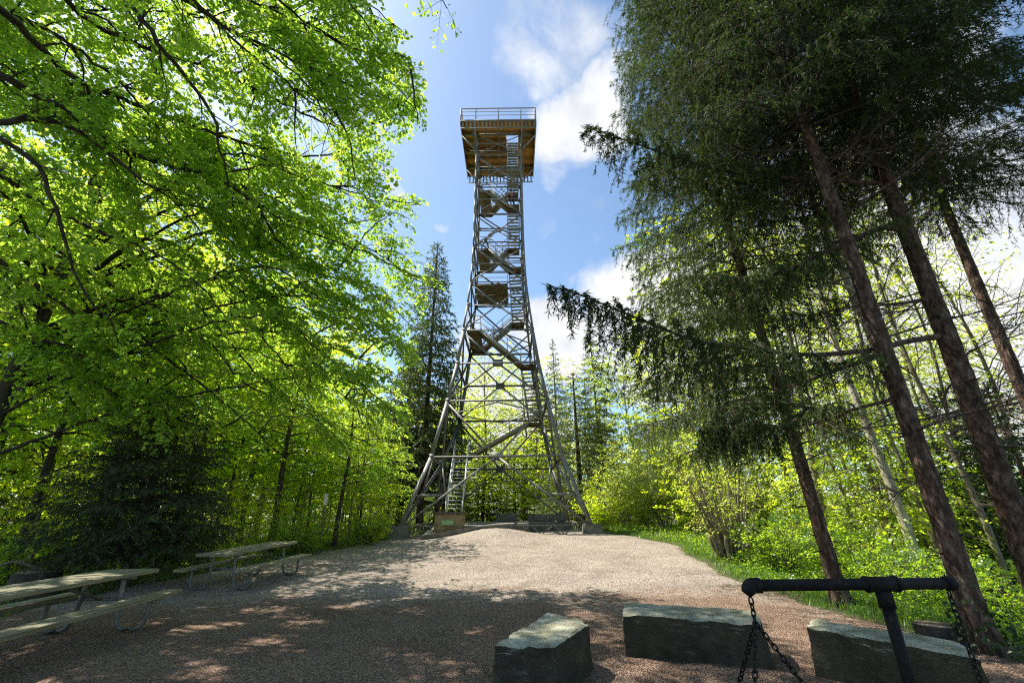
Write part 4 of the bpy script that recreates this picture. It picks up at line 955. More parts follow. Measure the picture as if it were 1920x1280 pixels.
# ------------------------------------------------------------------ the big spruces beside the grill place
_sy = np.array([-900, 0, 60, 150, 180, 300, 380, 420, 520, 560, 650, 1000])
_sx = np.array([1120, 1095, 1130, 1118, 1160, 1150, 1170, 1140, 1132, 1150, 1160, 1300])
def keep_spruce(q, rng=RNG):
    px, py = proj(q); zc = (q-V(0, 0, CAMZ))@_F
    return ((zc < .4) | (px > np.interp(py, _sy, _sx)+6+20*np.sin(py/19)*np.sin(py/47+1)+11*np.sin(py/6.3)+rng.normal(0, 7, len(q)))) & (np.linalg.norm(q-V(0, 0, CAMZ), axis=1) > 3.2)
def bigspruce(label, base, dia, H, lean, z0, R, seed, limbs=(), dead=(), ndead=10, crown_az=None, per=7, dz=.48, side=.85, extra=None, needle='spruce_needle'):
    rng = np.random.default_rng(seed); bx, by = base; zb_ = g1(bx, by)
    t = empty('spruce_tree', label, 'tree', (bx, by, zb_)); B = V(bx, by, zb_); top = V(lean[0]*H, lean[1]*H, H)
    g = G(); K = max(60, int(H/.075)); nn = 36; tt_ = np.linspace(0, 1, K); ax = top*tt_[:, None]; ax[:, 0] += .05*np.sin(tt_*9+seed); ax[:, 1] += .05*np.cos(tt_*7+seed); ax[0, 2] = -.2
    th = np.arange(nn)*2*PI/nn; hz_ = tt_*H; lob = np.array([.5+.5*math.cos(5*a+seed) for a in th])
    rad = (dia/2*(1-.85*tt_))[:, None]*(1+(.25+.55*lob[None])*np.exp(-hz_/.32)[:, None])
    nzr = np.array([[mnoise.noise(Vector((math.cos(a)*dia*9, math.sin(a)*dia*9, z*4.5+seed)))*.6+mnoise.noise(Vector((math.cos(a)*dia*22, math.sin(a)*dia*22, z*13+seed)))*.5 for a in th] for z in np.minimum(hz_, 13)])
    rad = rad+np.clip(nzr, -.6, .6)*.03*(dia/.3)**.5*(1-.8*tt_)[:, None]
    vv = ax[:, None]+np.stack([rad*np.cos(th), rad*np.sin(th), 0*rad], -1); i_ = np.arange(K-1)[:, None]*nn; j_ = np.arange(nn)[None]; j2 = (j_+1) % nn
    g.add(vv.reshape(-1, 3), np.stack([i_+j_, i_+j2, i_+nn+j2, i_+nn+j_], -1).reshape(-1, 4))
    for k in range(26):
        z = rng.uniform(.8, 9); a = rng.uniform(0, 6.28); d = V(math.cos(a), math.sin(a), rng.uniform(-.2, .3)); c = top*(z/H); r_ = dia/2*(1-.85*z/H); Ls = rng.uniform(.03, .22)
        tube(g, np.array([c+d*r_*.7, c+d*(r_+Ls*.6), c+d*(r_+Ls)]), [.02, .012, .007], 6)
    g.obj('trunk', M['spruce_bark'], t, True)
    cg = G()
    conifer_crown(cg, (0, 0, 0), top, z0, R, rng, per=per, dz=dz, side=side, step=.11, nstep=.065, keep=lambda q: keep_spruce(q+B, rng), prof=lambda f: (1-f)**.6, az=crown_az, nl=(.08, .17), nw=.017, r0=.03, cross=False, reps=2, hang=1.2, strings=3, slen=(.15, .6), k2=34)
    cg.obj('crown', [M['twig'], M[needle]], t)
    for L in limbs:
        pts = np.array([P(*q) for q in L['p']])-B; f = (pts[0][2])/H
        pts[0, :2] = top[:2]*f
        lg_ = G(); spruce_limb(lg_, pts, L.get('r', .05), rng, L.get('start', .4), L.get('side', .9), L.get('step', .09), .06, L.get('nl', (.08, .18)), .017, L.get('hang', 1.0), nt=7, reps=2, strings=L.get('str', 5), slen=L.get('slen', (.25, .8)))
        for tt_ in rng.uniform(.12, L.get('start', .4)+.1, L.get('sub', 3)):     # bare side twigs
            pr = resample(pts, .2); i_ = int(tt_*(len(pr)-1)); d = nrm(rng.standard_normal(3)+V(-.5, 0, .3)); Ls = rng.uniform(.4, 1.0)
            tube(lg_, np.array([pr[i_], pr[i_]+d*Ls*.5+V(0, 0, -.03), pr[i_]+d*Ls+V(0, 0, .08)]), [.010, .007, .003], 4, caps=False)
        lg_.obj('branch', [M['spruce_bark'], M['spruce_needle']], t)
    for k in range(ndead):
        z = rng.uniform(2.2, z0+1.0); c = top*(z/H); a = rng.uniform(0, 6.28); Ln = rng.uniform(.9, 2.6); d = V(math.cos(a), math.sin(a), 0)
        u = np.linspace(0, 1, 7)[:, None]; up_ = rng.uniform(-.35, .3); cv = rng.uniform(-.25, .3)
        p = c+d*Ln*u+V(0, 0, 1)*Ln*(up_*u+cv*u**2)+.04*rng.standard_normal((7, 3))*u
        dg_ = G(); tube(dg_, p, .018*(1-.8*u[:, 0]), 5, caps=False); pr = resample(p, .1); m = 22
        ii = rng.integers(int(len(pr)*.15), len(pr), m); dd = nrm(nrm(pr[-1]-pr[0])*.7+rng.standard_normal((m, 3))*V(.6, .6, .35)); LL = rng.uniform(.25, .9, m)[:, None]
        A = pr[ii]; Mi = A+dd*LL*.5+.03*rng.standard_normal((m, 3)); E_ = A+dd*LL+V(0, 0, .06)
        sticks(dg_, A, Mi, .0065, .005); sticks(dg_, Mi, E_, .005, .002)
        A2 = Mi; d2 = nrm(dd+.8*rng.standard_normal((m, 3))); sticks(dg_, A2, A2+d2*LL*.45, .004, .0018)
        dg_.obj('dead_branch', M['deadtwig'], t)
    if extra: extra(t, B, rng)
    return t
def trunk_fit(p_low, p_high, Y):
    a = P(*p_low, Y); b = P(*p_high, Y); s = (b[0]-a[0])/(b[2]-a[2]); z = a[2]
    x = a[0]
    for _ in range(8): x = a[0]+(g1(x, Y)-a[2])*s
    return (x, Y), s
bA, sA = trunk_fit((1850, 1190), (1545, 345), 6.2)
bB, sB = trunk_fit((1895, 960), (1655, 330), 7.0)
bC, sC = trunk_fit((1560, 1085), (1445, 690), 9.0)
bD, sD = trunk_fit((1905, 700), (1735, 290), 9.5)
print('spruces', bA, sA, bB, sB, bC, sC, bD, sD)
def ivy(t, B, rng):
    g = G(); m = 260; a = rng.uniform(0, 6.28, m); z = rng.gamma(1.2, .16, m); r_ = .27+rng.uniform(0, .25, m)*(z < .2)
    Pp = np.stack([r_*np.cos(a), r_*np.sin(a), z+.03], 1); T = rng.standard_normal((m, 3)); Nn = np.stack([np.cos(a), np.sin(a), .8+0*a], 1)+.3*rng.standard_normal((m, 3))
    add_leaves(g, Pp, T, Nn, rng.uniform(.04, .08, m), rng.uniform(.04, .07, m), 0); g.obj('ivy', M['yew_needle'], t)
bigspruce('spruce with dark scaly trunk and ivy at its foot, right behind the black chain', bA, .26, 25, (sA, 0), 8.6, 3.2, 31,
    limbs=[dict(p=[(1650, 662, 6.2), (1560, 697, 6.5), (1483, 724, 6.9), (1433, 744, 7.1), (1380, 770, 7.3), (1330, 790, 7.4)], r=.04, start=.52, side=1.0, sub=6, str=9, slen=(.3, 1.05)),
           dict(p=[(1678, 745, 6.2), (1600, 768, 6.4), (1540, 790, 6.6), (1470, 800, 6.8), (1400, 795, 7), (1330, 800, 7.1)], r=.032, start=.55, side=.9, sub=6, str=7, slen=(.25, .7))], ndead=20, extra=ivy)
bigspruce('spruce with thickest trunk at the photo edge, one long bough reaching across the grass', bB, .34, 27, (sB, 0), 8.8, 3.7, 32,
    limbs=[dict(p=[(1775, 630, 7.0), (1700, 640, 6.7), (1640, 655, 6.4), (1550, 664, 6.2), (1480, 663, 6.0), (1400, 653, 5.9), (1300, 637, 5.8), (1230, 610, 5.7), (1150, 578, 5.6), (1080, 550, 5.5), (1032, 536, 5.4)], r=.055, start=.44, side=.75, hang=1.0, step=.09, sub=5, str=5, slen=(.25, 1.25)),
           dict(p=[(1700, 432, 7.0), (1650, 428, 6.9), (1590, 455, 6.8), (1530, 480, 6.7), (1480, 505, 6.6), (1400, 520, 6.5), (1330, 520, 6.4)], r=.055, start=.5, side=.9, str=5),
           dict(p=[(1660, 345, 7.0), (1540, 337, 6.7), (1400, 328, 6.4), (1280, 300, 6.2), (1200, 272, 6.1), (1102, 240, 6.0)], r=.05, start=.4, side=.9, str=5),
           dict(p=[(1740, 560, 7.0), (1680, 570, 6.9), (1600, 575, 6.8), (1520, 590, 6.7), (1440, 590, 6.6)], r=.035, start=.6, side=.7, sub=5, str=3)], ndead=22)
def skirtC(a, z): return z > 6.4 or math.cos(a) < -.15
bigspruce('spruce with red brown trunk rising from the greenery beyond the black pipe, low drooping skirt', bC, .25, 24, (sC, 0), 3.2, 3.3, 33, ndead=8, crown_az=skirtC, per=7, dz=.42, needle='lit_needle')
bigspruce('slimmer spruce trunk at the upper photo edge behind the thickest spruce', bD, .30, 25, (sD, 0), 10.5, 3.2, 34, ndead=20)

# ------------------------------------------------------------------ prototypes for the trees of the wood
def proto_broad(seed, H, r0, z0, R, nl, lsize, n, bark, leaf, lay=0, simple=True, bend=.25, spray=(.6, 1.0), dens=.4, step=.6, up=.35, start=.3, ztop=.97):
    rng = np.random.default_rng(seed); g = G(); p = trunk_mesh(g, (0, 0, 0), (0, 0, H), r0, .025, 9, rng=rng, bend=bend, step=.5)
    tm = g.mesh('trunk', M[bark], True); cg = G(); k = len(p)
    for i_ in range(nl):
        f = (i_+rng.uniform(0, 1))/nl; z = z0+(H*ztop-z0)*f; c = p[min(k-1, int(z/H*(k-1)))]
        a = i_*2.4+rng.uniform(-.4, .4); Ln = R*(math.sin(PI*min(1, .25+.56*f))**.8)*rng.uniform(.75, 1.15); d = V(math.cos(a), math.sin(a), 0)
        u = np.linspace(0, 1, 5)[:, None]
        pts = c+d*Ln*u+V(0, 0, 1)*Ln*((up+.5*f*(1-lay))*u-(.35+.1*lay)*u**2)+.08*rng.standard_normal((5, 3))*u
        leafy_limb(cg, pts, max(.02, r0*.3*(1-.5*f)), .008, rng, start, step=step, seclen=(.6, 1.7), spray=spray, n=n, lsize=lsize, simple=simple, dens=dens, nt=4, twigs=False, droop=.12 if lay else .25)
    return tm, cg.mesh('crown', [M[bark], M[leaf]])
def proto_conifer(seed, H, R, z0, r0, bark, leaf, per=7, dz=.40, side=.85, step=.17, nstep=.11, nl=(.16, .34), nw=.065, hang=1.5, prof=None, wood=False):
    rng = np.random.default_rng(seed); g = G(); trunk_mesh(g, (0, 0, 0), (0, 0, H), r0, .03, 9, rng=rng, step=.6)
    cg = G(); conifer_crown(cg, (0, 0, 0), V(0, 0, H), z0, R, rng, per=per, dz=dz, side=side, step=step, nstep=nstep, nl=nl, nw=nw, cross=False, hang=hang, prof=prof, wood=wood, r0=.03)
    return g.mesh('trunk', M[bark], True), cg.mesh('crown', [M['twig'], M[leaf]])
def proto_shrub(seed, H, R, nst, lsize, n, bark, leaf, simple=True, stemr=.02, step=.35, dens=.3, start=.25, spread=1.0):
    rng = np.random.default_rng(seed); cg = G()
    for i_ in range(nst):
        a = i_*2.4+rng.uniform(-.3, .3); rr = R*spread*math.sqrt((i_+.5)/nst)*rng.uniform(.7, 1.1); h = H*(1-.45*(rr/R)**2)*rng.uniform(.75, 1.1)
        u = np.linspace(0, 1, 5)[:, None]; pts = V(math.cos(a)*.08, math.sin(a)*.08, -.05)+V(math.cos(a), math.sin(a), 0)*rr*u**1.4+V(0, 0, h)*u+.05*rng.standard_normal((5, 3))*u
        leafy_limb(cg, pts, stemr, .005, rng, start, step=step, seclen=(.3, .9), spray=(.3, .55), n=n, lsize=lsize, simple=simple, dens=dens, nt=4, twigs=False)
    return cg.mesh('foliage', [M[bark], M[leaf]])
PR = {}
PR['beechA'] = proto_broad(41, 12, .15, 4.0, 3.4, 32, .15, 26, 'beech_bark', 'beech_leaf', lay=.6)
PR['beechB'] = proto_broad(42, 11, .13, 3.6, 3.0, 30, .15, 26, 'beech_bark', 'beech_leaf', lay=.8)
PR['beechC'] = proto_broad(43, 13, .19, 4.6, 3.6, 32, .15, 26, 'beech_bark', 'young_leaf', lay=.6)
PR['youngA'] = proto_broad(44, 6.5, .06, .8, 2.4, 28, .09, 27, 'grey_bark', 'young_leaf', lay=1, up=.12, dens=.3)
PR['youngB'] = proto_broad(45, 5.5, .05, .6, 2.1, 26, .09, 27, 'grey_bark', 'young_leaf', lay=1, up=.12, dens=.3)
PR['slimA'] = proto_broad(46, 17, .12, 6.5, 2.4, 26, .12, 6, 'grey_bark', 'pale_leaf', bend=.5, up=.9, spray=(.5, .9))
PR['slimB'] = proto_broad(47, 15, .10, 5.5, 2.0, 24, .12, 7, 'grey_bark', 'young_leaf', bend=.7, up=.9, spray=(.5, .9))
PR['slimC'] = proto_broad(48, 19, .14, 7.0, 2.8, 28, .12, 5, 'pale_bark', 'pale_leaf', bend=.4, up=.8, spray=(.5, .9))
PR['paleA'] = proto_broad(49, 16, .18, 4, 4.0, 40, .18, 16, 'grey_bark', 'pale_leaf', bend=.4, up=.7)
PR['paleB'] = proto_broad(50, 14, .16, 3, 3.6, 38, .18, 17, 'pale_bark', 'dull_leaf', bend=.4, up=.7)
PR['lushA'] = proto_broad(51, 13, .18, 2, 4.0, 40, .20, 22, 'grey_bark', 'young_leaf', bend=.3, up=.5)
PR['lushB'] = proto_broad(251, 15.5, .13, 7.0, 3.2, 30, .16, 16, 'grey_bark', 'young_leaf', bend=.4, up=.6)
PR['spruceA'] = proto_conifer(52, 19, 2.9, 3.0, .20, 'spruce_bark', 'far_needle', wood=True)
PR['spruceB'] = proto_conifer(53, 16, 2.6, .8, .18, 'spruce_bark', 'far_needle', per=6, dz=.5)
PR['spruceC'] = proto_conifer(54, 20, 2.2, 6, .17, 'grey_bark', 'far_needle', per=5, dz=.6, wood=True)
PR['firD'] = proto_conifer(55, 8, 2.6, .3, .12, 'spruce_bark', 'spruce_needle', per=7, dz=.4, step=.16, nl=(.14, .28), nw=.06, hang=.4, prof=lambda f: (1-f)**.7)
PR['bushA'] = (None, proto_shrub(56, 4.2, 2.2, 36, .09, 18, 'pale_bark', 'pale_leaf'))
PR['bushB'] = (None, proto_shrub(57, 3.2, 1.8, 34, .09, 20, 'pale_bark', 'young_leaf'))
PR['bushC'] = (None, proto_shrub(58, 1.5, 1.1, 26, .062, 26, 'twig', 'herb'))
def place(kind, x, y, label, group=None, s=1.0, sz=None, rz=None, name='tree', cat='tree', dig=0.0):
    rng = np.random.default_rng(int(abs(x*131+y*977))+1)
    t = empty(name, label, cat, (x, y, g1(x, y)-dig), rng.uniform(0, 6.28) if rz is None else rz, group); t.scale = (s, s, sz or s)
    tm, cm = PR[kind]
    if tm is not None: link('trunk', tm, t)
    link('crown' if tm is not None else 'foliage', cm, t); return t
def px_place(kind, px, py, Y, label, **k):
    q = P(px, py, Y); return place(kind, q[0], Y, label, **k)

GL = 'young beeches along the yard edge'
# (kind, base px, base py, Y, scale, label)
LEFT = [
 ('beechC', 170, 1000, 16, 1.25, 'stout dark trunk standing behind the dark yew'),
 ('beechB', 62, 960, 14, 1.0, 'thin leaning brown beech stem between the thick dark trunk and the yew'),
 ('beechA', 422, 985, 19, 1.0, 'dark beech trunk rising just above the near end of the farther table top'),
 ('beechB', 456, 980, 21, 1.0, 'slim beech trunk above the middle of the farther table top'),
 ('beechC', 512, 992, 17, 1.2, 'thickest slanting dark trunk above the far end of the farther table'),
 ('beechB', 550, 985, 20, .9, 'straight thin trunk next to the thick slanting trunk'),
 ('beechA', 577, 985, 21, .95, 'thin pole-like trunk between the slanting trunk and the white marker board'),
 ('beechA', 632, 985, 18.5, 1.15, 'thick dark trunk just past the white marker board'),
 ('beechB', 673, 985, 21, .95, 'narrow trunk midway between the marker board and the tower footing'),
 ('beechC', 668, 985, 24, .9, 'grey trunk in bright leaves left of the red twigged sapling'),
 ('beechB', 726, 975, 25, .8, 'dark trunk just outside the tower\'s shaded footing'),
 ('beechA', 330, 990, 17, .95, 'beech with bright leaves closing the gap behind the dark yew'),
 ('beechA', -60, 990, 17, 1.2, 'leafy beech at the photo edge behind the fallen branch'),
 ('beechC', -150, 990, 13, 1.2, 'beech leaning in from the photo edge above the fallen branch'),
 ('lushA', 250, 985, 24, 1.1, 'tall bright green tree far behind the dark yew'),
 ('lushA', 60, 985, 21, 1.2, 'very tall bright tree rising behind the thick dark trunk'),
 ('lushA', 330, 985, 26, 1.45, 'tall bright tree filling the gap over the dark yew top'),
 ('lushA', -250, 985, 17, 1.15, 'tall leafy tree past the photo edge reaching over the fallen branch'),
 ('lushA', 180, 985, 33, 1.7, 'tallest bright tree deep behind the dark yew'),
 ('lushA', 420, 985, 36, 1.5, 'tall bright tree deep behind the farther table'),
 ('lushA', 560, 985, 37, 1.35, 'tall bright tree deep behind the thin pole-like trunk'),
 ('lushA', 480, 985, 28, 1.0, 'bright green tree far behind the slanting trunk'),
 ('lushA', 640, 985, 31, 1.0, 'bright green tree seen far behind the marker board'),
 ('beechC', 655, 985, 29, 1.0, 'yellow green beech standing near the spruce beside the tower'),
]
for k, px, py, Y, s, lab in LEFT:
    px_place(k, px, py, Y, lab, s=s*(.56 if -5 > P(px, py, Y)[0] > -12 and Y > 15 else 1), name='beech_tree' if k != 'lushA' else 'broadleaf_tree', group='trees of the beech wood', rz=None)
px_place('spruceA', 786, 985, 31, 'tall dark spruce standing directly beside the tower on its beech side', s=1.3, sz=(P(797, 441, 31)[2]-1)/19, name='spruce_tree')
# yew
rng = np.random.default_rng(61); yb = P(235, 1085, 11.6); H = float(P(250, 765, 11.6)[2])-g1(yb[0], 11.6)
yw = empty('yew_tree', 'dark dense yew with broad cone shape behind the picnic tables', 'tree', (yb[0], 11.6, g1(yb[0], 11.6)))
g = G(); trunk_mesh(g, (0, 0, 0), (0, 0, H*.95), .14, .03, 10, rng=rng); g.obj('trunk', M['beech_bark'], yw, True)
g = G(); conifer_crown(g, (0, 0, 0), V(0, 0, H), .7, 2.35, rng, per=9, dz=.17, side=.8, step=.12, nstep=.07, nl=(.08, .18), nw=.028, hang=1.0, reps=2, cross=False, prof=lambda f: (1-f)**.55*(.75+.25*min(1, f*4)), r0=.03)
g.obj('crown', [M['twig'], M['yew_needle']], yw)
# saplings and bushes on the beech side
SAP = [('youngB', 60, 1010, 12.5, .55, 'low leafy sapling at the foot of the thick dark trunk'), ('youngB', 400, 1020, 14.5, .5, 'leafy sapling behind the near end of the farther table'),
 ('youngB', 470, 1010, 16, .5, 'small sapling with tiered leaves behind the farther table top'), ('youngA', 560, 1005, 18.5, .5, 'tiered sapling in front of the thin pole-like trunk'),
 ('youngA', 655, 1000, 19.5, .55, 'tiered sapling right of the white marker board'), ('youngB', 688, 995, 22, .55, 'leafy sapling nearest the tower footing at the gravel edge'),
 ('youngA', 712, 990, 24, .5, 'sapling behind the tower\'s shaded footing'), ('youngA', 610, 1000, 22, .7, 'sapling hidden among trunks behind the marker board'),
 ('bushC', 300, 1035, 14, 1.0, 'bright low bush behind the bench of the farther table'), ('bushC', 560, 1022, 16.8, .9, 'low green bush at the gravel edge past the farther table'),
 ('bushC', 690, 1005, 19.6, .8, 'low round bush between marker board and tower'), ('bushC', 20, 1080, 11, 1.0, 'low bush under the fallen branch'), ('youngA', 520, 1000, 24, .8, 'sapling in light behind the slanting trunk')]
for k, px, py, Y, s, lab in SAP: px_place(k, px, py, Y, lab, s=s, name='bush' if k == 'bushC' else 'beech_sapling', cat='bush' if k == 'bushC' else 'sapling', group='saplings and bushes under the beeches')
# grass side
RT = [
 ('slimA', 1572, 1050, 15, .85, 1.0, 'slim grey trunk close beside the red brown spruce with the low skirt'),
 ('slimB', 1606, 1020, 19, .8, 1.0, 'thin grey stem among the yellow tiered leaves'),
 ('slimC', 1729, 1085, 13, 1.0, .95, 'grey green trunk, stoutest of the slim ones, above the middle of the black pipe'),
 ('slimB', 1665, 1010, 16, .7, 1.0, 'crooked thin stem leaning against the stoutest slim trunk'),
 ('slimB', 1775, 1085, 14, .8, 1.0, 'brownish slim trunk just left of the ivy footed spruce'),
 ('slimA', 1890, 1100, 13, .75, 1.0, 'slim dark trunk between the ivy footed spruce and the photo edge'),
 ('slimB', 1737, 950, 17, .7, 1.1, 'far thin pale stem behind the ivy footed spruce'),
 ('slimC', 1812, 1150, 8.6, .75, .9, 'pale sunlit trunk half hidden behind the ivy footed spruce'),
 ('slimA', 1960, 1000, 16, .85, 1.0, 'slim trunk seen in the gap beside the thickest spruce'),
 ('slimC', 1470, 1000, 23, .8, 1.0, 'pale slim trunk behind the hazel stool'),
 ('slimA', 1830, 1000, 21, .8, 1.0, 'slim grey trunk in front of the dark fir'),
 ('slimB', 1545, 1000, 24, .9, 1.0, 'far slim stem over the yellow tiered leaves'),
 ('slimA', 2050, 1000, 19, 1.0, 1.0, 'tall slim tree at the far photo edge, thin twigs against white sky'),
 ('slimB', 1630, 990, 22, .9, 1.1, 'thin stem rising behind the tallest tiered beech'),
 ('slimA', 1495, 990, 19, .8, 1.0, 'slim stem in the bushes just behind the skirted spruce trunk'),
 ('slimB', 1860, 1000, 17, .85, 1.1, 'slim stem beside the dark fir trunk'),
 ('slimA', 1755, 990, 23, .9, 1.1, 'far grey stem seen just over the chain end of the pipe'),
 ('slimB', 1930, 1010, 20, .9, 1.1, 'thin far stem between thickest spruce and photo edge'),
 ('slimC', 1690, 990, 26, 1.0, 1.0, 'far pale trunk between two spruce trunks'),
]
for k, px, py, Y, s, sz, lab in RT: px_place(k, px, py, Y, lab, s=s, sz=sz, name='slim_tree', group='slim trees on the slope')
YG = [('youngA', 1600, 1000, 15.5, 1.0, 'yellow green beech with flat leaf tiers behind the skirted spruce trunk'), ('youngB', 1668, 1010, 14.5, 1.05, 'yellow green beech with flat tiers between two slim trunks'),
 ('youngA', 1540, 1000, 18, 1.05, 'yellow green tiered beech deeper in the wood beyond the hazel'), ('youngB', 1722, 1000, 17, 1.1, 'tiered young beech behind the stoutest slim trunk'), ('youngA', 1440, 990, 24, .9, 'small bright tree behind the hazel stool'), ('youngA', 1640, 1000, 20, 1.2, 'tallest tiered beech, highest yellow crown on the slope')]
for k, px, py, Y, s, lab in YG: px_place(k, px, py, Y, lab, s=s, name='young_beech', group='tiered young beeches')
FR = [('firD', 1880, 1040, 18, 1.0, 'dark fir at the photo edge with layered boughs'), ('firD', 1770, 1050, 22, .75, 'dull green fir behind the ivy footed spruce'), ('firD', 1990, 1050, 14, .9, 'dark fir cut by the photo edge below the thickest spruce'),
 ('firD', 1940, 1060, 23, 1.2, 'tall fir deep in the wood at the photo edge')]
for k, px, py, Y, s, lab in FR: px_place(k, px, py, Y, lab, s=s, name='fir_tree', group='firs on the slope')
BS = [('bushA', 1245, 985, 22, 1.15, 'large pale green bush in sun at the end of the grass strip'), ('bushA', 1175, 985, 27, 1.1, 'pale bush beyond the tower footing'), ('bushB', 1310, 1000, 20, 1.1, 'yellow green bush between pale bush and hazel stool'),
 ('bushB', 1210, 985, 24, .9, 'bright bush at the back of the grass strip'), ('bushA', 1290, 985, 26, 1.25, 'tall pale bush behind the yellow green bush'), ('bushA', 1420, 1000, 20, .95, 'pale twiggy bush behind the hazel stool'),
 ('bushC', 1470, 1060, 13, 1.0, 'leafy low bush in front of the skirted spruce'), ('bushC', 1640, 1080, 13, 1.0, 'low bush under the tiered young beeches'), ('bushC', 1700, 1090, 11, .8, 'low bush behind the black pipe'), ('bushC', 1900, 1110, 10, .9, 'low bush beyond the ivy footed spruce'),
 ('bushC', 1540, 1050, 15, 1.1, 'low bush beside the slim grey trunk'), ('bushB', 1130, 980, 31, 1.0, 'bush in front of the dark conifer behind the tower'), ('bushC', 1770, 1095, 12, .9, 'low bush behind the chain end of the pipe')]
for k, px, py, Y, s, lab in BS: px_place(k, px, py, Y, lab, s=s, name='bush', cat='bush', group='bushes along the grass strip')
CF = [('spruceB', 1092, 975, 35, 1.6, .78, 'dark green conifer just behind the tower\'s sunny footing'), ('spruceC', 1052, 970, 46, 1.0, 1.02, 'tall thin conifer whose tip stands beside the tower against cloud'),
 ('spruceC', 1135, 970, 38, 1.0, .98, 'thin conifer with pale trunk and sparse boughs beyond the dark conifer'), ('spruceA', 1020, 970, 52, 1.0, 1.0, 'spruce far behind the tower'), ('spruceB', 965, 965, 44, 1.2, .5, 'short dark conifer seen through the tower legs'), ('spruceB', 905, 965, 42, 1.1, .5, 'short dark conifer beyond the bench blocks, nearer the stairs'), ('spruceB', 1140, 975, 40, 1.5, .7, 'broad dark conifer just past the pale trunked thin conifer'), ('spruceB', 830, 965, 40, 1.1, .9, 'dark conifer behind the tower stairs'), ('spruceA', 748, 965, 35, 1.5, .78, 'dark spruce behind the beech leaves beside the tower')]
for k, px, py, Y, s, sz, lab in CF: px_place(k, px, py, Y, lab, s=s, sz=sz, name='conifer', group='conifers behind the tower')
BK = [('paleA', 905, 965, 46, 1.1, 'pale leafing tree behind the tower centre, twigs against sky'), ('paleA', 985, 965, 50, 1.1, 'pale leafing tree seen through the upper tower legs'), ('lushA', 940, 965, 41, .6, 'bright small tree framed by the tower legs'), ('lushA', 1010, 965, 40, .6, 'bright small tree behind the tower bench blocks'),
 ('paleB', 1200, 975, 36, 1.0, 'dull green tree above the pale bushes'), ('paleA', 1275, 975, 38, 1.05, 'pale tree over the bushes left of the skirted spruce'), ('paleB', 1350, 985, 34, 1.0, 'dull leafing tree behind the skirted spruce'), ('paleA', 1430, 985, 33, 1.0, 'pale tree in the gap below the spruce boughs'),
 ('lushA', 1240, 975, 33, .62, 'yellow green tree rising behind the big pale bush'), ('lushA', 1330, 985, 29, .6, 'yellow green small tree left of the hazel'), ('paleA', 1560, 990, 34, 1.0, 'pale tree far behind the tiered beeches'), ('paleB', 1660, 990, 33, .95, 'dull tree far behind the stoutest slim trunk'), ('paleA', 1780, 990, 32, .9, 'pale twiggy tree far behind the ivy footed spruce'), ('paleA', 1900, 990, 30, .95, 'pale twiggy tree far off at the photo edge'), ('lushB', 1390, 990, 19, 1.0, 'bright high crowned tree shining through behind the skirted spruce'), ('lushB', 1540, 990, 20, 1.0, 'bright high crowned tree between the skirted and the ivy footed spruce'), ('lushB', 1690, 990, 24, 1.0, 'bright high crowned tree between the two thickest spruces'), ('lushA', 1500, 990, 30, .55, 'bright tree at mid distance behind the skirted spruce'), ('paleA', 1115, 970, 52, 1.1, 'pale tree furthest behind the thin conifers'), ('beechC', 860, 965, 43, 1.0, 'green tree behind the lower tower stairs')]
for k, px, py, Y, s, lab in BK: px_place(k, px, py, Y, lab, s=s, name='broadleaf_tree', group='trees behind the clearing')
# hazel stool
hb = P(1372, 1040, 14.2); rng = np.random.default_rng(71)
hz = empty('hazel_shrub', 'coppiced hazel stool with many bare pale rods fanning from its base, on the grass', 'shrub', (hb[0], 14.2, g1(hb[0], 14.2)))
sg_ = G(); lg_ = G()
for i_ in range(52):
    a = rng.uniform(0, 6.28); rr = rng.uniform(.05, .38); b0 = V(math.cos(a)*rr, math.sin(a)*rr, -.1); cut = i_ < 14; h = rng.uniform(.45, 1.25) if cut else rng.uniform(1.8, 3.7)
    sp = rng.uniform(.1, .55)*h; u = np.linspace(0, 1, 6)[:, None]
    p = b0+V(math.cos(a), math.sin(a), 0)*sp*u**1.1+V(0, 0, h)*u+.04*rng.standard_normal((6, 3))*u
    r_ = rng.uniform(.045, .075) if cut else rng.uniform(.02, .042)
    tube(sg_, p, r_*(1-(0.15 if cut else .75)*u[:, 0]), 6)
    if not cut:
        for q in (2, 3, 4, 5):
            for _ in range(2):
                d = nrm(V(math.cos(a), math.sin(a), .8)+.7*rng.standard_normal(3)); L = rng.uniform(.25, .7); tube(sg_, np.array([p[q], p[q]+d*L*.6, p[q]+d*L]), [.008, .006, .002], 4, caps=False)
                sprays(lg_, (p[q]+d*L*.4)[None], d[None], .42, 9, .06, rng, 0, 0, twigs=False)
sg_.obj('stem_fan', M['grey_bark'], hz, True); lg_.obj('foliage', M['pale_leaf'], hz)

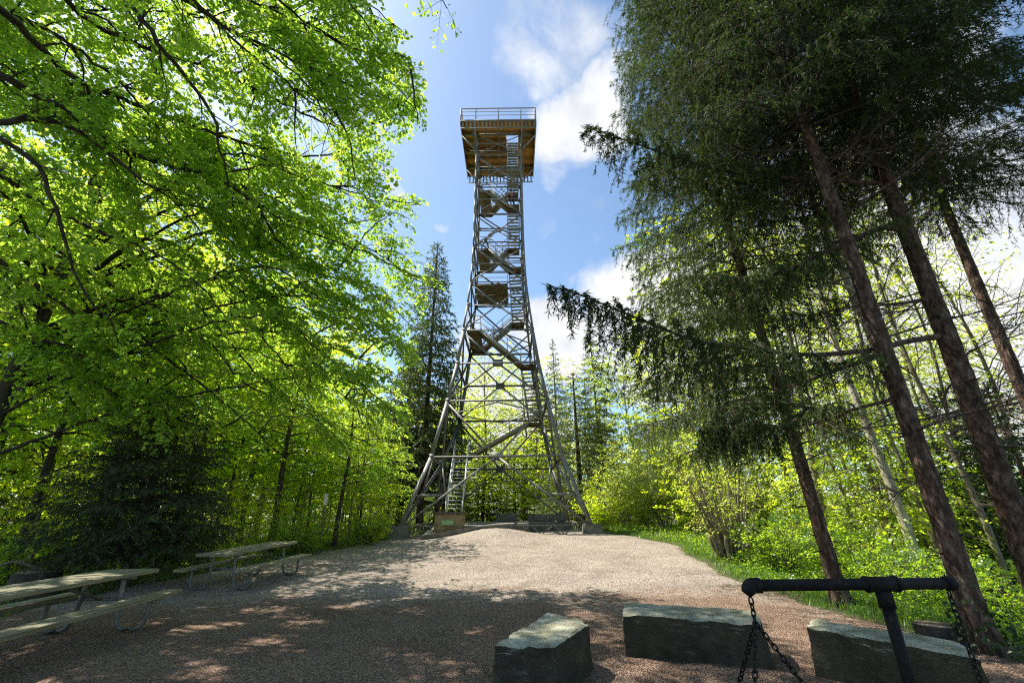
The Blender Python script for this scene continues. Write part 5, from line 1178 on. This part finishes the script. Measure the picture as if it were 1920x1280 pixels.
# ------------------------------------------------------------------ ground cover (uncountable)
def scatter(xr, yr, n, test, rng):
    x = rng.uniform(*xr, n); y = rng.uniform(*yr, n); k = test(x, y); return x[k], y[k]
def herbs(name, x, y, hmin, hmax, nl_, ls, mat, rng):
    m = len(x); h = rng.uniform(hmin, hmax, m); z = gz(x, y); g = G()
    a = rng.uniform(0, 6.28, (m, nl_)); r_ = rng.uniform(0, .7, (m, nl_))*h[:, None]; hh = h[:, None]*rng.uniform(.15, 1, (m, nl_))
    Pp = np.stack([x[:, None]+np.cos(a)*r_, y[:, None]+np.sin(a)*r_, z[:, None]+hh], -1).reshape(-1, 3)
    T = np.stack([np.cos(a), np.sin(a), -.2+0*a], -1).reshape(-1, 3)+.3*rng.standard_normal((m*nl_, 3)); Nn = V(0, 0, 1)+.4*rng.standard_normal((m*nl_, 3))
    l = ls*rng.uniform(.6, 1.3, m*nl_); add_leaves(g, Pp, T, Nn, l, l*.6, 0, simple=True)
    A = np.stack([x, y, z-.02], 1); B = np.stack([x, y, z+h*.9], 1); sticks(g, A, B, .006, .003, 3, 0)
    return tag(g.obj(name, M[mat]), kind='stuff')
rng = np.random.default_rng(81)
x, y = scatter((4, 22), (4.5, 26), 15000, lambda x, y: (x > gr(y)+.25+.5*rng.random(len(x))) & (np.hypot(x-bA[0], y-bA[1]) > .5), rng); herbs('undergrowth', x, y, .08, .45, 14, .058, 'herb', rng)
x, y = scatter((-30, -3), (5, 40), 15000, lambda x, y: (x < gl(y)-.25-.6*rng.random(len(x))), rng); herbs('undergrowth', x, y, .06, .5, 12, .07, 'herb', rng)
x, y = scatter((-14, 22), (31.5, 46), 8000, lambda x, y: (x < 30), rng); herbs('undergrowth', x, y, .1, .8, 9, .13, 'herb', rng)
def grass(name, x, y, h0, h1, rng, mat='grass_blade'):
    m = len(x); z = gz(x, y)-.01; h = rng.uniform(h0, h1, m); g = G(); P0 = np.stack([x, y, z], 1)
    T = V(0, 0, 1)+.35*rng.standard_normal((m, 3)); Nn = rng.standard_normal((m, 3)); add_leaves(g, P0, T, Nn, h, np.full(m, .014)+.04*h, 0, simple=True)
    return tag(g.obj(name, M[mat]), kind='stuff')
x, y = scatter((2.5, 12), (7, 31), 90000, lambda x, y: (x > gr(y)-.1+.3*rng.random(len(x))) & (x < gr(y)+3.2+.35*np.maximum(0, y-14)), rng); grass('grass', x, y, .06, .2, rng)
x, y = scatter((-11, -4), (8, 24), 26000, lambda x, y: (x < gl(y)+.15-.3*rng.random(len(x))) & (x > gl(y)-1.0), rng); grass('grass', x, y, .05, .16, rng)
x, y = scatter((3, 8), (17, 24), 800, lambda x, y: (x > gr(y)+.2) & (rng.random(len(x)) < .12), rng); m = len(x); g = G()
add_leaves(g, np.stack([x, y, gz(x, y)+.18], 1), rng.standard_normal((m, 3)), V(0, 0, 1)+.3*rng.standard_normal((m, 3)), np.full(m, .06), np.full(m, .06), 0, simple=True); tag(g.obj('meadow_flowers', M['flower']), kind='stuff')
x, y = scatter((-9, 6), (2.5, 13), 9000, lambda x, y: (x > gl(y)) & (x < gr(y)) & (rng.random(len(x)) < np.clip(1.2-(y-3)/9, .08, 1)), rng); m = len(x); g = G()
ls = rng.uniform(.012, .045, m); add_leaves(g, np.stack([x, y, gz(x, y)+.028], 1), rng.standard_normal((m, 3))*V(1, 1, .15), V(0, 0, 1)+.3*rng.standard_normal((m, 3)), ls, ls*.5, 0, simple=True); tag(g.obj('leaf_litter', M['litter']), kind='stuff')
x, y = scatter((-9, 6), (2.5, 15), 16000, lambda x, y: (x > gl(y)) & (x < gr(y)), rng); m = len(x); g = G()   # loose pebbles on the gravel
ss = rng.gamma(3, .0016, m)+.002; z = gz(x, y)+.018; th = np.arange(5)*2*PI/5
ring = np.stack([x[:, None]+ss[:, None]*np.cos(th)*rng.uniform(.7, 1.2, (m, 5)), y[:, None]+ss[:, None]*np.sin(th)*rng.uniform(.7, 1.2, (m, 5)), np.repeat(z[:, None], 5, 1)], -1)
topv = np.stack([x, y, z+ss*.8], -1)[:, None]; v = np.concatenate([ring, topv], 1).reshape(-1, 3); b = np.arange(m)[:, None]*6
g.add(v, np.concatenate([b+np.array([[k, (k+1) % 5, 5]]) for k in range(5)], 0))
pm = surf('pebble', [(.3, (.12, .09, .07)), (.5, (.24, .19, .155)), (.7, (.36, .31, .27))], 30, 2, rough=.9, bump=0)
tag(g.obj('loose_pebbles', pm), kind='stuff')

# far-off wood that reads as one mass
rng = np.random.default_rng(91); fg = G()
def mesh_np(me):
    v = np.empty(len(me.vertices)*3, np.float32); me.vertices.foreach_get('co', v); v = v.reshape(-1, 3)
    ls = np.empty(len(me.polygons), np.int32); me.polygons.foreach_get('loop_total', ls); li = np.empty(len(me.loops), np.int32); me.loops.foreach_get('vertex_index', li)
    st = np.empty(len(me.polygons), np.int32); me.polygons.foreach_get('loop_start', st); q4 = ls == 4
    mi = np.empty(len(me.polygons), np.int32); me.polygons.foreach_get('material_index', mi)
    return v, li[st[q4][:, None]+np.arange(4)[None]], mi[q4]
PR['farA'] = proto_broad(151, 15, .2, 1.0, 4.6, 34, .30, 12, 'grey_bark', 'young_leaf', bend=.3, up=.5, dens=.6, step=.9)
PR['farB'] = proto_broad(152, 15, .2, 1.5, 4.2, 34, .28, 10, 'grey_bark', 'pale_leaf', bend=.3, up=.6, dens=.6, step=.9)
PR['farC'] = proto_broad(153, 14, .2, 1.0, 4.2, 34, .30, 11, 'grey_bark', 'dull_leaf', bend=.3, up=.5, dens=.6, step=.9)
PR['farS'] = proto_conifer(154, 17, 2.8, 1.0, .2, 'spruce_bark', 'far_needle', per=6, dz=.6, step=.25, nstep=.18, nl=(.25, .5), nw=.12)
FM = {'farA': 1, 'farB': 2, 'farC': 3, 'farS': 4}
cache = {k: (mesh_np(PR[k][0]), mesh_np(PR[k][1])) for k in FM}
spots = []
for a in np.arange(-66, 66, 2.6):
    for R_ in (56, 70):
        aa = math.radians(a+rng.uniform(-1, 1)); r_ = R_+rng.uniform(-6, 6); spots.append((math.sin(aa)*r_, math.cos(aa)*r_))
for a in np.arange(-62, 62, 2.2): aa = math.radians(a+rng.uniform(-.8, .8)); r_ = 47+rng.uniform(-3, 4); spots.append((math.sin(aa)*r_, math.cos(aa)*r_, .36))
for a in np.arange(-15, 14, 2.0): aa = math.radians(a+rng.uniform(-.5, .5)); r_ = 41+rng.uniform(-2, 3); spots.append((math.sin(aa)*r_, math.cos(aa)*r_, .24))
for k in range(14): spots.append((rng.uniform(-40, -22), rng.uniform(20, 45)))
for q_ in spots:
    x, y = q_[:2]; low = q_[2] if len(q_) > 2 else 0
    if y < 6: continue
    az_ = math.degrees(math.atan2(x, y))
    if az_ > 12 and not low and rng.random() < .5: continue
    ks = ['farA', 'farA', 'farC', 'farA', 'farS'] if az_ < -6 else (['farB', 'farC', 'farA', 'farB'] if az_ < 12 else ['farB', 'farA', 'farB', 'farC', 'farA'])
    kd = ks[rng.integers(len(ks))]; s = rng.uniform(.85, 1.15)*low if low else rng.uniform(.8, 1.05)*(1.0 if az_ < -6 else (.8 if az_ < 12 else .66)); ra = rng.uniform(0, 6.28); c_, s_ = math.cos(ra), math.sin(ra)
    for idx, (v, q, mi) in enumerate(cache[kd]):
        w = v@np.array([[c_, s_, 0], [-s_, c_, 0], [0, 0, 1]])*s+V(x, y, g1(x, y)-.2)
        leafq = mi > 0 if idx else np.zeros(len(q), bool)
        base = fg.n; fg.v.append(w); fg.n += len(w)
        for mk_, mm in ((leafq, FM[kd]), (~leafq, 0)):
            if mk_.any(): fg.q.append(q[mk_]+base); fg.m.append(np.full(mk_.sum(), mm))
tag(fg.obj('woodland', [M['grey_bark'], M['young_leaf'], M['pale_leaf'], M['dull_leaf'], M['far_needle']]), kind='stuff')

# ------------------------------------------------------------------ sky, sun, camera
w = bpy.data.worlds.new('World'); sc.world = w; w.use_nodes = True; nt = w.node_tree; nt.nodes.clear(); L = nt.links.new
out = nt.nodes.new('ShaderNodeOutputWorld'); bg = nt.nodes.new('ShaderNodeBackground'); L(bg.outputs[0], out.inputs[0]); SKY = .10; bg.inputs[1].default_value = SKY
sky = nt.nodes.new('ShaderNodeTexSky'); sky.sky_type = 'NISHITA'; sky.sun_disc = False; sky.sun_elevation = SEL; sky.sun_rotation = SAZ; sky.air_density = 1.0; sky.dust_density = 1.3; sky.ozone_density = .5; sky.altitude = 800
tc = nt.nodes.new('ShaderNodeTexCoord')
def node(t, **k):
    n = nt.nodes.new(t)
    for a, b in k.items(): setattr(n, a, b)
    return n
nz = node('ShaderNodeTexNoise'); nz.inputs['Scale'].default_value = 5.0; nz.inputs['Detail'].default_value = 9; nz.inputs['Roughness'].default_value = .68; nz.inputs['Distortion'].default_value = .35; L(tc.outputs['Generated'], nz.inputs['Vector'])
dn = node('ShaderNodeTexNoise'); dn.inputs['Scale'].default_value = 7; dn.inputs['Detail'].default_value = 5; L(tc.outputs['Generated'], dn.inputs['Vector'])
ds = node('ShaderNodeVectorMath', operation='SUBTRACT'); L(dn.outputs['Color'], ds.inputs[0]); ds.inputs[1].default_value = (.5, .5, .5)
dm = node('ShaderNodeVectorMath', operation='MULTIPLY_ADD'); L(ds.outputs[0], dm.inputs[0]); dm.inputs[1].default_value = (.22, .22, .22); L(tc.outputs['Generated'], dm.inputs[2])
dnn = node('ShaderNodeVectorMath', operation='NORMALIZE'); L(dm.outputs[0], dnn.inputs[0])
acc = None
for (px, py, rad, wt) in [(1030, 60, 8.5, .46), (1060, 130, 5.5, .30), (1090, 240, 7.5, .72), (1062, 320, 4.5, .45), (1140, 190, 5, .5), (1060, 640, 8.0, .75), (1120, 560, 5, .4), (815, 413, 1.6, .50), (735, 368, 2.8, .55), (1010, 432, 2.6, .30), (1095, 390, 4, .28),
                          (1250, 600, 15, .8), (1450, 620, 16, .8), (1650, 560, 17, .8), (1850, 500, 17, .6), (1900, 700, 14, .8), (1600, 300, 14, .5), (930, 800, 12, .75), (860, 620, 6, .45)]:
    d = nrm(ray(px, py)); vm = node('ShaderNodeVectorMath', operation='DOT_PRODUCT'); L(dnn.outputs[0], vm.inputs[0]); vm.inputs[1].default_value = tuple(d)
    mr = node('ShaderNodeMapRange', interpolation_type='SMOOTHSTEP'); L(vm.outputs['Value'], mr.inputs[0]); mr.inputs['From Min'].default_value = math.cos(math.radians(rad)); mr.inputs['From Max'].default_value = 1-(1-math.cos(math.radians(rad)))*.08; mr.inputs['To Max'].default_value = wt
    if acc is None: acc = mr.outputs[0]
    else:
        mx = node('ShaderNodeMath', operation='MAXIMUM'); L(acc, mx.inputs[0]); L(mr.outputs[0], mx.inputs[1]); acc = mx.outputs[0]
ad = node('ShaderNodeMath', operation='ADD'); L(nz.outputs[0], ad.inputs[0]); L(acc, ad.inputs[1])
cm = node('ShaderNodeMapRange', interpolation_type='SMOOTHSTEP'); L(ad.outputs[0], cm.inputs[0]); cm.inputs['From Min'].default_value = .70; cm.inputs['From Max'].default_value = 1.26
n2 = node('ShaderNodeTexNoise'); n2.inputs['Scale'].default_value = 9; n2.inputs['Detail'].default_value = 6; L(tc.outputs['Generated'], n2.inputs['Vector'])
cc = node('ShaderNodeValToRGB'); e = cc.color_ramp.elements; e[0].position = .3; e[0].color = (3.3, 3.5, 3.8, 1); e[1].position = .65; e[1].color = (5.3, 5.3, 5.25, 1); L(n2.outputs[0], cc.inputs[0])
mxc = node('ShaderNodeMix', data_type='RGBA'); L(cm.outputs[0], mxc.inputs[0]); L(sky.outputs[0], mxc.inputs[6]); L(cc.outputs[0], mxc.inputs[7]); L(mxc.outputs[2], bg.inputs[0])
tint = node('ShaderNodeMix', data_type='RGBA', blend_type='MULTIPLY'); tint.inputs[0].default_value = 1; tint.inputs[7].default_value = (1.0, 1.1, 1.1, 1); L(sky.outputs[0], tint.inputs[6]); L(tint.outputs[2], mxc.inputs[6])

sl = bpy.data.lights.new('sun', 'SUN'); sl.energy = 4.6; sl.angle = math.radians(.53); sl.color = (1, .95, .86)
so = bpy.data.objects.new('sun', sl); COL.objects.link(so); so.rotation_euler = Vector(-SUN).to_track_quat('-Z', 'Y').to_euler()
cam = bpy.data.cameras.new('camera'); co = bpy.data.objects.new('camera', cam); COL.objects.link(co); cam.sensor_width = 36; cam.lens = 36*FPX/1920; cam.clip_start = .05; cam.clip_end = 4000
co.matrix_world = Matrix.Translation((0, 0, CAMZ)) @ Matrix.Rotation(math.radians(90)+PITCH, 4, 'X') @ Matrix.Rotation(-ROLL, 4, 'Z')
sc.camera = co
sc.render.engine = 'CYCLES'; sc.view_settings.view_transform = 'Standard'; sc.view_settings.look = 'None'; sc.view_settings.exposure = 1.15; sc.view_settings.gamma = 1
cy = sc.cycles; cy.max_bounces = 12; cy.diffuse_bounces = 10; cy.glossy_bounces = 2; cy.transmission_bounces = 8; cy.transparent_max_bounces = 4; cy.sample_clamp_indirect = 6; cy.use_adaptive_sampling = True; cy.adaptive_threshold = .008
sc.cycles.filter_width = 1.15; cy.use_denoising = False; cy.denoiser = 'OPENIMAGEDENOISE'
